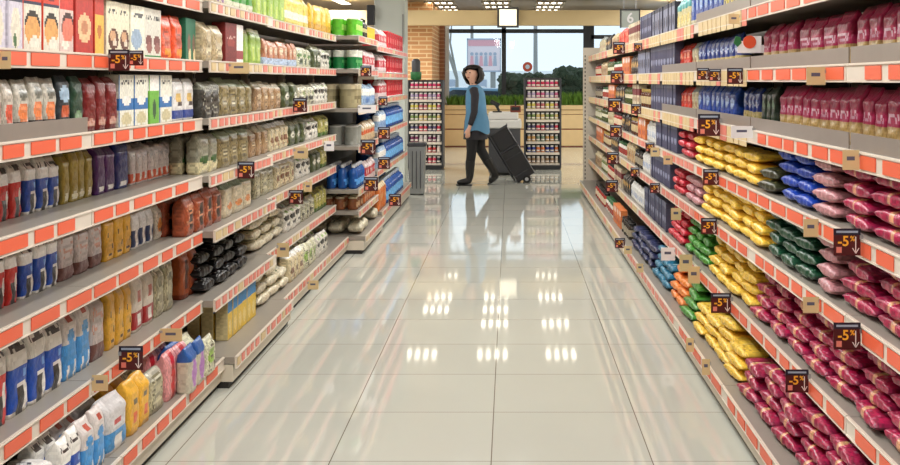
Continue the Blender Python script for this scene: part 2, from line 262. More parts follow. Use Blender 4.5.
# kind: shape, object name, category, description, print, height, depth
W_, CR = (238, 235, 228), (222, 208, 176)
RED, BLU, SKY, YEL, ORG, GRN, PUR, NAV, MAG = (206, 44, 38), (24, 78, 176), (52, 142, 214), (230, 176, 44), (232, 96, 50), (40, 128, 52), (78, 30, 100), (28, 40, 110), (176, 32, 84)
BLK, BEI, OLV, LIM, BRN = (24, 22, 24), (186, 168, 132), (168, 148, 58), (146, 178, 74), (142, 74, 40)
FIG = (.5, .16, .2, .17, (40, 34, 30))
K = {
 'redbox': ('box', 'soup_box', 'box', 'orange-red topped box with a bowl pictured', D((222, 214, 196), [(.72, 1, (214, 62, 40)), (.66, .72, (40, 40, 70))], [(.5, .88, .36, .1, (120, 34, 44)), (.5, .34, .46, .25, (40, 34, 28)), (.5, .3, .42, .22, (222, 160, 90)), (.62, .12, .3, .09, (226, 222, 206))], side=(214, 70, 44)), .235, .06),
 'lavbox': ('box', 'soup_box', 'box', 'lavender box with an orange-red top', D((206, 200, 212), [(.74, 1, (214, 62, 40)), (.68, .74, (50, 54, 80))], [(.5, .3, .35, .3, (224, 216, 196)), (.45, .12, .12, .1, (60, 100, 50))]), .235, .06),
 'salmonbox': ('box', 'soup_box', 'box', 'pale red box with a pink salmon dish pictured', D((216, 190, 180), [(.7, 1, (206, 54, 40))], [(.6, .4, .46, .24, (60, 34, 30)), (.6, .36, .42, .2, (224, 120, 96)), (.4, .12, .3, .06, (236, 226, 210))]), .235, .06),
 'redtall': ('box', 'soup_box', 'box', 'all-red box with a round cream plate', D((184, 44, 32), [], [(.5, .42, .4, .24, (226, 186, 140)), (.5, .42, .2, .12, (196, 130, 90))], side=(170, 40, 30)), .235, .06),
 'yelred': ('box', 'soup_box', 'box', 'red box with a yellow patterned panel', D((190, 52, 34), [(.02, .7, (228, 180, 70))], [(.5, .4, .25, .12, (190, 110, 40))], side=(190, 52, 34)), .235, .06),
 'creambowl': ('box', 'cereal_box', 'box', 'cream box with a brown bowl pictured', D((226, 218, 190), [], [(.55, .3, .42, .2, (92, 48, 30)), (.5, .36, .28, .1, (206, 160, 120)), (.66, .24, .16, .06, (226, 210, 190))], [(.78, .88, .5, (60, 60, 60))]), .2, .05),
 'whiteslim': ('box', 'cereal_box', 'box', 'slim white and pale blue box', D((232, 228, 208), [], [(.4, .35, .4, .2, (150, 170, 190))], [(.78, .88, .5, (90, 90, 90))]), .2, .05),
 'whitebrown': ('box', 'cereal_box', 'box', 'white box with dark brown nuggets pictured', D((214, 210, 196), [(0, .06, GRN)], [(.5, .34, .4, .12, (120, 66, 60)), (.56, .2, .36, .1, (150, 96, 86))], [(.76, .88, .6, (60, 60, 60))]), .2, .05),
 'orgbag': ('bag', 'snack_bag', 'bag', 'orange-red pouch with round biscuits pictured', D((222, 84, 44), [], [(.35, .6, .16, .14, (170, 70, 50)), (.6, .42, .2, .16, (180, 80, 56)), (.7, .15, .3, .1, (236, 150, 50))], jit=.1), .2, .06),
 'grnbox': ('box', 'snack_box', 'box', 'dark green box with a beige corner', D((24, 104, 74), [], [(.6, .4, .3, .22, (120, 90, 70)), (.8, .12, .3, .14, (222, 200, 150))]), .19, .06),
 'beigebag': ('bag', 'pasta_bag', 'bag', 'clear bag of beige pasta', D(BEI, [(.86, 1, (200, 186, 150))], [(.5, .3, .3, .12, (214, 200, 160))], [(.1, .8, .25, (150, 132, 96))], jit=.14), .19, .09),
 'darkredpk': ('box', 'snack_box', 'box', 'dark red packet', D((120, 30, 28), [], [(.5, .5, .3, .1, (150, 50, 40))], [(.6, .7, .4, (200, 160, 150))], jit=.1), .2, .07),
 'darkredbag': ('bag', 'snack_bag', 'bag', 'plain dark red film bag', D((130, 34, 34), [(.0, .12, (160, 130, 110))], [], [(.5, .6, .4, (170, 90, 80))], jit=.12), .2, .08),
 'whitepk': ('box', 'snack_box', 'box', 'narrow white packet', D(W_, [(.1, .3, (150, 60, 60))]), .2, .06),
 'limepk': ('bag', 'noodle_packet', 'packet', 'slim lime-green packet', D(LIM, [(.9, 1, (226, 230, 190))], [(.5, .3, .2, .2, (190, 210, 90))]), .2, .05),
 'bricktray': ('bag', 'noodle_packet', 'packet', 'brown and orange packet in a pale blue tray', D((176, 116, 84), [(0, .28, (176, 194, 216))], [(.5, .6, .25, .14, (212, 190, 160))], jit=.15), .16, .06),
 'greenmix': ('bag', 'noodle_packet', 'packet', 'white packet with green leaves printed', D((196, 196, 170), [], [(.3, .6, .25, .12, (90, 130, 60)), (.7, .3, .25, .14, (60, 80, 50))], [(.1, .9, .25, (60, 66, 50))], jit=.15), .14, .07),
 'clearfood': ('bag', 'meal_bag', 'bag', 'clear pouch with orange dish and black foot', D((186, 180, 166), [(0, .3, (34, 32, 36))], [(.5, .45, .36, .16, (220, 120, 60)), (.5, .75, .3, .1, (110, 110, 100))], jit=.12), .19, .06),
 'redfood': ('bag', 'meal_bag', 'bag', 'clear pouch with a red stew pictured', D((190, 180, 166), [(0, .22, (130, 66, 40))], [(.5, .45, .36, .16, (206, 80, 50))], jit=.14), .19, .06),
 'bluepatch': ('bag', 'meal_bag', 'bag', 'dark pouch with a blue and white patch', D((40, 48, 52), [], [(.5, .7, .4, .14, (150, 176, 196)), (.5, .4, .3, .12, (196, 90, 50))]), .19, .06),
 'dkgreen': ('bag', 'coffee_bag', 'bag', 'dark green pouch', D((30, 62, 44), [], [(.5, .3, .3, .1, (120, 150, 110))]), .2, .06),
 'burgundy': ('bag', 'coffee_bag', 'bag', 'tall burgundy pouch', D((112, 26, 26), [], [(.5, .16, .36, .08, (176, 120, 100))], [(.1, .2, .4, (190, 150, 130))], jit=.08), .205, .08),
 'bluewhitebox': ('box', 'pasta_box', 'box', 'white box with a blue wave', D((226, 224, 208), [(.3, .55, (50, 110, 170))], [(.5, .5, .3, .08, W_), (.5, .14, .4, .12, (200, 190, 150))], [(.8, .9, .5, (70, 70, 70))]), .2, .06),
 'greenwhitebox': ('box', 'pasta_box', 'box', 'green and white box', D((110, 176, 60), [(.66, 1, W_)], [(.5, .3, .2, .2, (40, 80, 40))]), .2, .06),
 'whitegreybox': ('bag', 'pasta_pouch', 'pouch', 'white pouch with a blue foot and yellow pasta', D((222, 220, 216), [(.05, .26, (60, 80, 150))], [(.4, .55, .25, .12, (214, 176, 90)), (.6, .4, .2, .08, (90, 80, 80))]), .205, .06),
 'darkclear': ('bag', 'bean_bag', 'bag', 'glossy dark bag of black beans', D((60, 58, 52), [(.8, 1, (120, 120, 104))], [], [(.1, .8, .3, (150, 148, 134)), (.1, .8, .3, (20, 20, 18))], jit=.25), .18, .09),
 'olivebag': ('bag', 'grain_bag', 'bag', 'olive-beige bag of grain', D((138, 124, 84), [(.78, 1, (120, 128, 96))], [(.5, .4, .2, .1, (190, 180, 150))], [(.1, .7, .2, (92, 82, 54))], jit=.16), .19, .1),
 'brownbag': ('bag', 'grain_bag', 'bag', 'light brown bag of lentils', D((164, 132, 96), [(.8, 1, (196, 186, 160))], [(.5, .5, .3, .1, (208, 186, 150))], [(.1, .7, .2, (120, 90, 60))], jit=.14), .17, .09),
 'beanmix': ('bag', 'bean_bag', 'bag', 'white bag with black and green bean print', D((186, 182, 158), [], [(.3, .35, .22, .12, (46, 44, 40)), (.7, .6, .2, .12, (110, 140, 50))], [(.1, .9, .22, (50, 50, 44))], jit=.2), .15, .09),
 'redrice': ('bag', 'rice_bag', 'bag', 'red and white rice bag', D(RED, [(.6, 1, W_)], [FIG, (.72, .34, .12, .16, W_)], [(.8, .9, .55, (70, 60, 60))]), .19, .07),
 'bluerice': ('bag', 'rice_bag', 'bag', 'blue and white rice bag', D(BLU, [(.62, 1, W_), (0, .03, W_)], [(.6, .22, .3, .2, W_), FIG, (.7, .5, .16, .05, (120, 170, 230))], [(.82, .92, .55, (70, 60, 60))]), .19, .07),
 'mustard': ('bag', 'rice_bag', 'bag', 'mustard-yellow rice bag', D((166, 146, 60), [(.88, 1, (120, 106, 60))], [(.5, .12, .3, .07, (226, 220, 190))], jit=.07), .2, .07),
 'purple': ('bag', 'rice_bag', 'bag', 'purple rice bag', D(PUR, [(.9, 1, (60, 26, 70))], [(.75, .6, .1, .3, (112, 70, 130)), (.5, .1, .3, .05, W_)]), .21, .07),
 'navyrice': ('bag', 'rice_bag', 'bag', 'navy rice bag', D(NAV, [], [(.75, .6, .1, .3, (60, 80, 150)), (.5, .1, .3, .05, W_)]), .2, .07),
 'pinkwhite': ('bag', 'rice_bag', 'bag', 'white rice bag with an orange-red foot', D((214, 206, 202), [(.03, .32, (226, 108, 76))], [(.5, .2, .12, .1, W_)], [(.5, .85, .25, (176, 170, 170))]), .16, .07),
 'yelwhite': ('bag', 'rice_bag', 'bag', 'white rice bag with a yellow flower', D((206, 200, 184), [], [(.5, .3, .35, .18, (206, 196, 90))], [(.5, .85, .25, (150, 146, 150))]), .17, .07),
 'greenfoot': ('bag', 'rice_bag', 'bag', 'glossy grey bag with a green leaf', D((150, 148, 128), [(0, .3, (200, 190, 150))], [(.5, .36, .4, .1, (50, 90, 40))], jit=.15), .19, .08),
 'greypink': ('bag', 'bulgur_bag', 'bag', 'pinkish grey bag with a brown foot', D((196, 186, 182), [(0, .26, (112, 70, 64))], [], [(.4, .8, .25, (200, 150, 130))], jit=.08), .19, .09),
 'ylwdots': ('bag', 'bulgur_bag', 'bag', 'yellow bag with dark dots', D((226, 172, 56), [(.84, 1, (206, 160, 70))], [(.35, .55, .1, .05, (60, 40, 20)), (.65, .3, .12, .06, (60, 40, 20)), (.4, .14, .12, .05, (70, 40, 20))]), .19, .07),
 'stripes': ('bag', 'sugar_bag', 'bag', 'white bag with dark blue stripes', D((224, 222, 218), [(.05, .5, (50, 70, 110))], [(.5, .3, .14, .25, W_)]), .16, .06),
 'orgwhite': ('bag', 'sugar_bag', 'bag', 'white and orange bag', D((218, 208, 190), [], [(.5, .4, .3, .2, (224, 150, 80))], [(.1, .9, .15, (150, 140, 120))]), .16, .07),
 'brownpack': ('bag', 'biscuit_bag', 'bag', 'rust-brown bag with black gaps', D((150, 72, 44), [], [(.5, .45, .16, .3, (40, 26, 20))], [(.3, .8, .2, (200, 130, 90))], jit=.12), .2, .08),
 'creambag': ('bag', 'flour_bag', 'bag', 'cream cloth-like bag', D((196, 184, 156), [(.78, 1, (120, 130, 100))], [(.5, .3, .3, .08, (206, 130, 70))], jit=.1), .19, .1),
 'lightblue': ('bag', 'rice_sack', 'bag', 'pale bag with a light blue skyline', D((216, 208, 204), [(.0, .5, (70, 150, 214))], [(.5, .6, .25, .12, (70, 150, 214)), (.3, .08, .1, .1, W_), (.7, .1, .1, .13, W_), (.5, .86, .12, .05, (190, 80, 60))]), .22, .08),
 'whitered': ('bag', 'flour_bag', 'bag', 'white bag with a red block foot', D((214, 204, 190), [(.05, .34, (168, 40, 44))], [(.5, .6, .2, .1, (180, 80, 60)), (.5, .2, .1, .1, W_)]), .18, .07),
 'clearbeige': ('bag', 'bean_bag', 'bag', 'clear crinkled bag of pale beans', D((172, 166, 136), [(.8, 1, (190, 188, 170))], [], [(.1, .9, .2, (116, 110, 80))], jit=.2), .17, .09),
 'tallbrown': ('bag', 'biscuit_bag', 'bag', 'tall brown bag with orange print', D((168, 82, 40), [(.9, 1, (196, 110, 50)), (0, .1, (120, 50, 20))], [(.5, .5, .22, .3, (196, 120, 60)), (.5, .5, .08, .3, (80, 30, 16))]), .26, .07),
 'blackshiny': ('lie', 'olive_packet', 'packet', 'shiny black packet', D((26, 24, 24), [], [], [(.1, .9, .14, (190, 190, 190))], jit=.3), .22, .06),
 'whitelie': ('lie', 'flour_packet', 'packet', 'white paper packet lying flat', D((228, 226, 222), [], [(.5, .5, .25, .2, (206, 204, 204))], [(.3, .7, .12, (80, 80, 90))]), .24, .075),
 'creamlie': ('lie', 'bean_packet', 'packet', 'long cream packet lying flat', D((216, 206, 178), [], [(.5, .5, .3, .2, (228, 220, 200))], [(.1, .9, .1, (70, 90, 50))], jit=.1), .26, .06),
 'pinkred': ('bag', 'crisp_bag', 'bag', 'pink bag with a red stripe', D((222, 150, 150), [], [(.5, .5, .2, .5, (200, 40, 50))], jit=.1), .22, .07),
 'violet': ('bag', 'crisp_bag', 'bag', 'violet and white bag with a blue top', D((196, 190, 170), [(.72, 1, (40, 90, 160))], [(.5, .4, .3, .3, (176, 110, 190))]), .22, .07),
 'ylwflower': ('bag', 'flour_bag', 'bag', 'bright yellow flour bag with flowers', D((234, 178, 60), [], [(.5, .3, .2, .1, (220, 100, 60)), (.4, .6, .12, .06, (110, 100, 80))]), .22, .08),
 'greyLabel': ('bag', 'rice_sack', 'bag', 'grey-white bag with dark line and blue base', D((206, 204, 204), [(.05, .42, (66, 146, 206)), (.68, .71, (90, 96, 110))], [(.5, .14, .14, .14, W_), (.5, .56, .1, .04, (200, 70, 70))]), .23, .09),
 'bluecap': ('box', 'drink_carton', 'carton', 'yellow carton with a blue top', D((222, 186, 60), [(.66, 1, (40, 130, 196))], [(.5, .3, .3, .2, (230, 206, 130))], side=(206, 190, 140), top=(70, 160, 214)), .2, .06),
 'greenwhite': ('bag', 'vegetable_bag', 'bag', 'white bag with bright green print', D((206, 204, 176), [], [(.4, .5, .3, .2, (140, 176, 60)), (.7, .2, .2, .1, (70, 60, 50))], [(.1, .9, .15, (90, 80, 60))], jit=.15), .17, .08),
 'pouchcap': ('bag', 'sauce_pouch', 'pouch', 'white and green pouch', D((216, 216, 190), [(.2, .6, (70, 150, 60))], [(.5, .8, .2, .08, (50, 120, 50))]), .2, .06),
 'pouchyel': ('bag', 'sauce_pouch', 'pouch', 'yellow and white pouch', D((214, 196, 100), [(.2, .45, (220, 220, 200))], [(.5, .7, .3, .14, (226, 190, 60))], jit=.1), .21, .06),
 'pouchgold': ('bag', 'sauce_pouch', 'pouch', 'golden yellow pouch', D((222, 180, 60), [(.05, .3, (200, 150, 50))], [(.5, .6, .2, .14, (236, 222, 150))], jit=.1), .21, .06),
 'purplepk': ('box', 'tea_box', 'box', 'dark plum box', D((92, 34, 70), [(.2, .4, (170, 60, 80))]), .16, .07),
 'colpouch': ('bag', 'sauce_pouch', 'pouch', 'beige pouch with red and violet print', D((206, 190, 166), [(.6, .8, (170, 60, 60))], [(.5, .3, .3, .2, (120, 80, 130))]), .18, .06),
 'greencan': ('can', 'tin_can', 'can', 'lime-green can with a silver lid', D((96, 186, 48), [(.9, 1, (220, 222, 210)), (0, .06, (200, 200, 190))], [(.5, .5, .25, .16, (176, 214, 110))]), .15, .1),
 'dkgreencan': ('can', 'tin_can', 'can', 'dark green can with white band', D((28, 120, 62), [(.72, 1, (226, 228, 214)), (0, .05, (200, 200, 190))], [(.5, .4, .2, .14, (90, 170, 100))]), .16, .1),
 'beigetin': ('tin', 'storage_tin', 'tin', 'beige tin with a cream lid', D((168, 158, 122), [(.78, 1, (222, 212, 176))], [(.5, .4, .2, .14, (130, 120, 90))]), .2, .16),
 'greycan': ('can', 'tin_can', 'can', 'plain grey can', D((146, 148, 140), [(.9, 1, (190, 190, 184))], jit=.04), .16, .12),
 'bluebottle': ('bottle', 'detergent_bottle', 'bottle', 'bright blue bottle with a white label', D((30, 84, 158), [(.85, 1, (220, 225, 232))], [(.5, .3, .3, .12, (90, 160, 226))]), .2, .08),
 'brownjar': ('jar', 'glass_jar', 'jar', 'brown jar with a beige lid', D((140, 84, 52), [(.82, 1, (196, 180, 150))], [(.5, .4, .25, .16, (190, 150, 110))]), .14, .09),
 'whitesack': ('lie', 'flour_sack', 'bag', 'cream sack lying down', D((212, 204, 178), [], [], [(.2, .8, .1, (90, 100, 80))], jit=.1), .24, .1),
 'yelcan': ('can', 'tin_can', 'can', 'small yellow can', D((228, 186, 60), [(.9, 1, (200, 200, 190))]), .12, .07),
 'darkbot': ('bottle', 'sauce_bottle', 'bottle', 'dark sauce bottle', D((44, 46, 36), [(.3, .5, (190, 180, 130))]), .17, .06),
 'redcan': ('can', 'paper_tube', 'tube', 'red ribbed tube with a white rim', D((186, 34, 46), [(0, .06, (230, 226, 222)), (.94, 1, (206, 60, 66))], [(.5, .5, .2, .1, (226, 110, 110))]), .19, .13),
 'redwhite': ('bag', 'napkin_pack', 'pack', 'white and red soft pack', D((214, 196, 196), [(.3, .7, (186, 50, 60))], [(.5, .5, .2, .12, W_)], jit=.1), .18, .08),
 'bluedet': ('bottle', 'detergent_bottle', 'bottle', 'broad deep-blue bottle', D((28, 78, 156), [(.86, 1, (200, 216, 232))], [(.5, .35, .35, .14, (110, 176, 230))]), .24, .16),
 'palebag': ('bag', 'wipes_pack', 'pack', 'pale blue and white pack', D((150, 176, 204), [(.5, .8, W_)], [(.5, .3, .3, .14, (50, 110, 180))], jit=.1), .2, .08),
 'orgpouch': ('bag', 'refill_pouch', 'pouch', 'orange refill pouch', D((206, 112, 50), [(.84, 1, (222, 200, 160))], [(.5, .5, .25, .14, (230, 170, 110))]), .26, .09),
 'mixpouch': ('bag', 'refill_pouch', 'pouch', 'tan and white pouch', D((200, 176, 140), [(.4, .6, (190, 90, 50))], [(.5, .8, .3, .1, W_)], jit=.12), .18, .08),
 'leafbag': ('bag', 'bean_bag', 'bag', 'dark green bag with a white label', D((74, 84, 50), [(.84, 1, (150, 150, 120))], [(.5, .45, .32, .14, (216, 212, 196))], [(.1, .9, .2, (40, 44, 30))], jit=.18), .17, .1),
 'nutbag': ('bag', 'nut_bag', 'bag', 'cream bag with brown nuts printed', D((206, 192, 156), [(.86, 1, W_)], [(.4, .4, .26, .13, (120, 74, 44)), (.7, .2, .16, .08, (150, 96, 56))], [(.1, .9, .12, (120, 100, 70))], jit=.14), .18, .1),
 'blkwht': ('bag', 'seed_bag', 'bag', 'white bag with big black blotches', D((212, 208, 196), [], [(.3, .6, .26, .13, (30, 28, 28)), (.7, .3, .24, .12, (36, 34, 32)), (.5, .85, .2, .06, (120, 160, 60))], [], jit=.12), .16, .09),
 'ylwgreen': ('bag', 'seed_bag', 'bag', 'olive-yellow bag with green corner', D((176, 170, 96), [(0, .2, (80, 110, 50))], [(.5, .6, .3, .12, (226, 220, 180))], [(.1, .9, .14, (90, 90, 50))], jit=.15), .17, .1),
 'greensauce': ('bottle', 'sauce_bottle', 'bottle', 'olive-green bottle with a pale label', D((70, 82, 40), [(.3, .55, (214, 208, 180)), (.86, 1, (170, 40, 36))]), .17, .065),
 'orangebox': ('box', 'spice_box', 'box', 'orange box with a white corner', D((206, 116, 60), [], [(.7, .8, .3, .16, W_), (.4, .3, .3, .14, (150, 50, 40))]), .16, .06),
 'creambox': ('box', 'spice_box', 'box', 'cream box with a maroon panel', D((206, 194, 164), [(.5, .8, (110, 36, 40))], [(.5, .3, .3, .12, (150, 110, 70))]), .17, .06),
 'blackbag': ('bag', 'coffee_bag', 'bag', 'black bag with a gold label', D((36, 32, 32), [], [(.5, .5, .32, .14, (190, 150, 80))], [(.1, .9, .1, (120, 110, 100))], jit=.15), .17, .08),
 'whitejar': ('jar', 'sauce_jar', 'jar', 'white jar with a green lid', D((206, 202, 190), [(.82, 1, (50, 100, 60)), (.3, .5, (150, 60, 50))]), .13, .08),
 # pasta run
 'magup': ('bag', 'pasta_bag', 'bag', 'magenta pasta bag with a clear beige foot', D((178, 34, 86), [(0, .42, (186, 156, 100)), (.0, .3, (170, 140, 84)), (.93, 1, (150, 26, 72))], [], [(.5, .62, .5, (226, 190, 204)), (.47, .53, .35, (214, 160, 184)), (.0, .2, .3, (160, 132, 80))], jit=.07), .2, .075),
 'bluup': ('bag', 'pasta_bag', 'bag', 'blue pasta bag with a clear beige foot', D((24, 52, 128), [(0, .4, (186, 168, 110))], [(.5, .6, .25, .1, (120, 150, 200))], [(.5, .66, .4, (190, 200, 224)), (.0, .2, .3, (150, 130, 80))], jit=.1), .18, .07),
 'dgup': ('bag', 'pasta_bag', 'bag', 'dark green pasta bag', D((22, 46, 32), [(0, .15, (150, 140, 90))], [(.5, .6, .25, .1, (120, 150, 120))], jit=.1), .18, .07),
 'redup': ('bag', 'soup_bag', 'bag', 'orange-red bag with pale print', D((204, 62, 44), [(0, .15, (200, 190, 170))], [(.5, .6, .3, .12, (236, 150, 120))], jit=.1), .17, .07),
 'beigeup': ('bag', 'noodle_bag', 'bag', 'pale beige noodle bag', D((196, 186, 150), [(.8, 1, (160, 170, 170))], [(.5, .4, .25, .12, (170, 120, 80))], jit=.12), .18, .07),
 'navybox': ('box', 'spice_box', 'box', 'dark navy box with grey print', D((48, 50, 82), [(.8, 1, (90, 96, 120))], [(.5, .4, .3, .12, (130, 134, 160))], side=(60, 62, 84)), .19, .06),
 'greyblue': ('box', 'spice_box', 'box', 'grey-blue box with two dark panels', D((120, 124, 146), [(.86, 1, (40, 42, 58))], [(.5, .4, .3, .2, (52, 52, 70))], side=(44, 44, 58)), .19, .07),
 'tealbag': ('bag', 'noodle_bag', 'bag', 'teal and cream bag', D((206, 196, 150), [(.6, 1, (80, 160, 160))], [(.5, .3, .3, .14, (214, 190, 90))], jit=.1), .2, .07),
 'bluebag': ('bag', 'noodle_bag', 'bag', 'deep blue noodle bag', D((26, 66, 150), [(0, .15, (196, 190, 160))], [(.5, .55, .3, .14, (150, 176, 214))], jit=.12), .2, .07),
 'ywbag': ('bag', 'noodle_bag', 'bag', 'yellow and white noodle bag', D((206, 190, 110), [(.5, .8, W_)], [(.5, .3, .2, .12, (60, 70, 90))], jit=.14), .19, .07),
 'brownjr': ('jar', 'sauce_jar', 'jar', 'brown sauce jar', D((90, 52, 36), [(.82, 1, (190, 160, 90)), (.25, .6, (190, 170, 130))]), .14, .07),
 'redjar': ('jar', 'sauce_jar', 'jar', 'red sauce jar with a dark lid', D((160, 42, 34), [(.82, 1, (40, 36, 36)), (.25, .55, (210, 190, 160))]), .14, .07),
 'darkjar': ('jar', 'sauce_jar', 'jar', 'black-brown sauce jar', D((50, 42, 36), [(.82, 1, (30, 28, 28)), (.3, .5, (150, 140, 120))]), .13, .07),
 'greenjar': ('jar', 'pickle_jar', 'jar', 'green pickle jar', D((104, 112, 60), [(.82, 1, (190, 180, 150)), (.3, .55, (200, 196, 170))]), .14, .08),
 'tanbag': ('bag', 'spice_bag', 'bag', 'tan packet with pale front', D((180, 150, 110), [(.7, 1, (206, 190, 150))], [(.5, .4, .3, .16, (120, 70, 50))], jit=.15), .16, .07),
 'whtbag': ('bag', 'salt_bag', 'bag', 'white packet with blue spot', D((214, 214, 210), [], [(.5, .4, .25, .15, (80, 120, 180))], jit=.08), .15, .07),
 'maglie': ('lie', 'pasta_packet', 'packet', 'magenta pasta packet', D((160, 28, 70), [(0, .07, (140, 26, 66)), (.93, 1, (140, 26, 66)), (.46, .54, (206, 152, 112))], [(.5, .5, .3, .05, (224, 196, 130))], [(.15, .85, .1, (206, 110, 140))], jit=.17), .27, .047),
 'yellie': ('lie', 'pasta_pack', 'packet', 'yellow pasta packet', D((236, 196, 74), [(0, .06, (222, 176, 60))], [(.5, .5, .25, .06, (246, 220, 130))], [(.15, .85, .1, (196, 150, 50))], jit=.1), .25, .047),  # this and the packets below are pasta like the magenta ones
 'blulie': ('lie', 'pasta_pack', 'packet', 'royal blue pasta packet', D((24, 62, 160), [], [(.5, .5, .2, .06, (120, 160, 220))], [(.15, .85, .12, (130, 160, 220))], jit=.14), .25, .047),
 'mauvelie': ('lie', 'pasta_pack', 'packet', 'dusty mauve pasta packet', D((178, 124, 128), [], [(.5, .5, .2, .06, (222, 190, 170))], [(.15, .85, .12, (206, 160, 160))], jit=.12), .25, .047),
 'grnlie': ('lie', 'pasta_pack', 'packet', 'dark green pasta packet', D((22, 66, 44), [], [(.5, .5, .15, .05, (150, 190, 160))], [(.15, .85, .12, (110, 160, 130))], jit=.2), .25, .047),
 'olvlie': ('lie', 'pasta_pack', 'packet', 'black-olive pasta packet', D((52, 54, 34), [], [(.5, .5, .15, .05, (170, 150, 70))], [(.15, .85, .1, (150, 140, 80))], jit=.2), .25, .047),
 'redlie': ('lie', 'pasta_pack', 'packet', 'crimson pasta packet', D((190, 40, 56), [], [(.5, .5, .2, .06, (230, 150, 140))], [(.15, .85, .12, (220, 120, 120))], jit=.12), .22, .047),
 'lgrlie': ('lie', 'pasta_pack', 'packet', 'leaf-green pasta packet', D((70, 140, 52), [], [(.5, .5, .2, .06, (180, 210, 120))], [(.15, .85, .14, (150, 190, 100))], jit=.14), .22, .047),
 'orglie': ('lie', 'pasta_pack', 'packet', 'orange pasta packet', D((228, 134, 62), [], [(.5, .5, .2, .06, (240, 200, 150))], jit=.12), .22, .047),
 'teallie': ('lie', 'pasta_pack', 'packet', 'teal blue pasta packet', D((40, 110, 140), [], [(.5, .5, .2, .06, (170, 200, 200))], [(.15, .85, .14, (160, 190, 200))], jit=.12), .22, .047),
 'navlie': ('lie', 'pasta_pack', 'packet', 'dark navy pasta packet', D((34, 40, 76), [], [(.5, .5, .2, .06, (120, 126, 160))], [(.15, .85, .12, (96, 100, 140))], jit=.14), .22, .047),
}
MESH = {}
def kmesh(kind, w, h, d, var=0):
    sh, name, cat, desc, des, hh, dd = K[kind]
    key = (kind, round(w, 2), round(h, 2), round(d, 2), var)
    if key not in MESH:
        s = len(MESH)
        if sh == 'box': me = box_mesh(name, w, d, h, des)
        elif sh == 'bag': me = bag_mesh(name, w, d, h, des, s)
        elif sh == 'lie': me = bag_mesh(name, d, hh_lie(kind), w, des, s, lie=True)
        else: me = lathe_mesh(name, min(w, d) if sh != 'bottle' else min(w, d), h, des, sh)
        MESH[key] = me
    return MESH[key]
def hh_lie(kind): return K[kind][6]

# ------------------------------------------------------------------ runs of shelving
class Run: pass
L = Run(); L.s = -1; L.name = 'rice shelving'; L.z = [1.76, 1.485, 1.22, .955, .70, .38, .12]
R = Run(); R.s = 1; R.name = 'pasta shelving'; R.z = [1.70, 1.443, 1.19, .945, .70, .40, .12]
E = Run(); E.s = -1; E.name = 'canned goods bay'; E.z = [1.76, 1.485, 1.165, .855, .50, .325, .12]
G = Run(); G.s = -1; G.name = 'detergent bay'; G.z = [1.72, 1.47, 1.22, .90, .54, .16]
def lipx(run, row, Y):
    last = row == len(run.z)-1
    if run is R: return .89 if last else 1.0
    if run is E: return 1.18 if last else 1.235
    if run is G: return 1.20 if last else 1.245
    if 5.02 <= Y < 6.35: return 1.265 if last else (1.365 if row > 3 else 1.385)
    return 1.32 if last else 1.42
def Yat(px, X): return F*X/abs(px-PX)
def zat(py, Y): return H-(py-PY)*Y/F
ORD = ['top', 'second', 'third', 'fourth', 'fifth', 'sixth', 'bottom']
def ordinal(run, row): return 'bottom' if row == len(run.z)-1 else ORD[row]
def shelf_phrase(run, row):
    o = ordinal(run, row)
    return f'{run.name}, {o} shelf' if o in ('top', 'bottom') else f'{run.name}, {o} shelf down'
tickets = {}
def ticket_mesh(w, h, m):
    k = (round(w, 3), h, m.name)
    if k not in tickets: tickets[k] = MB().box(-.0015, .0015, -w/2, w/2, -h/2, h/2, m).mesh('price_card')
    return tickets[k]
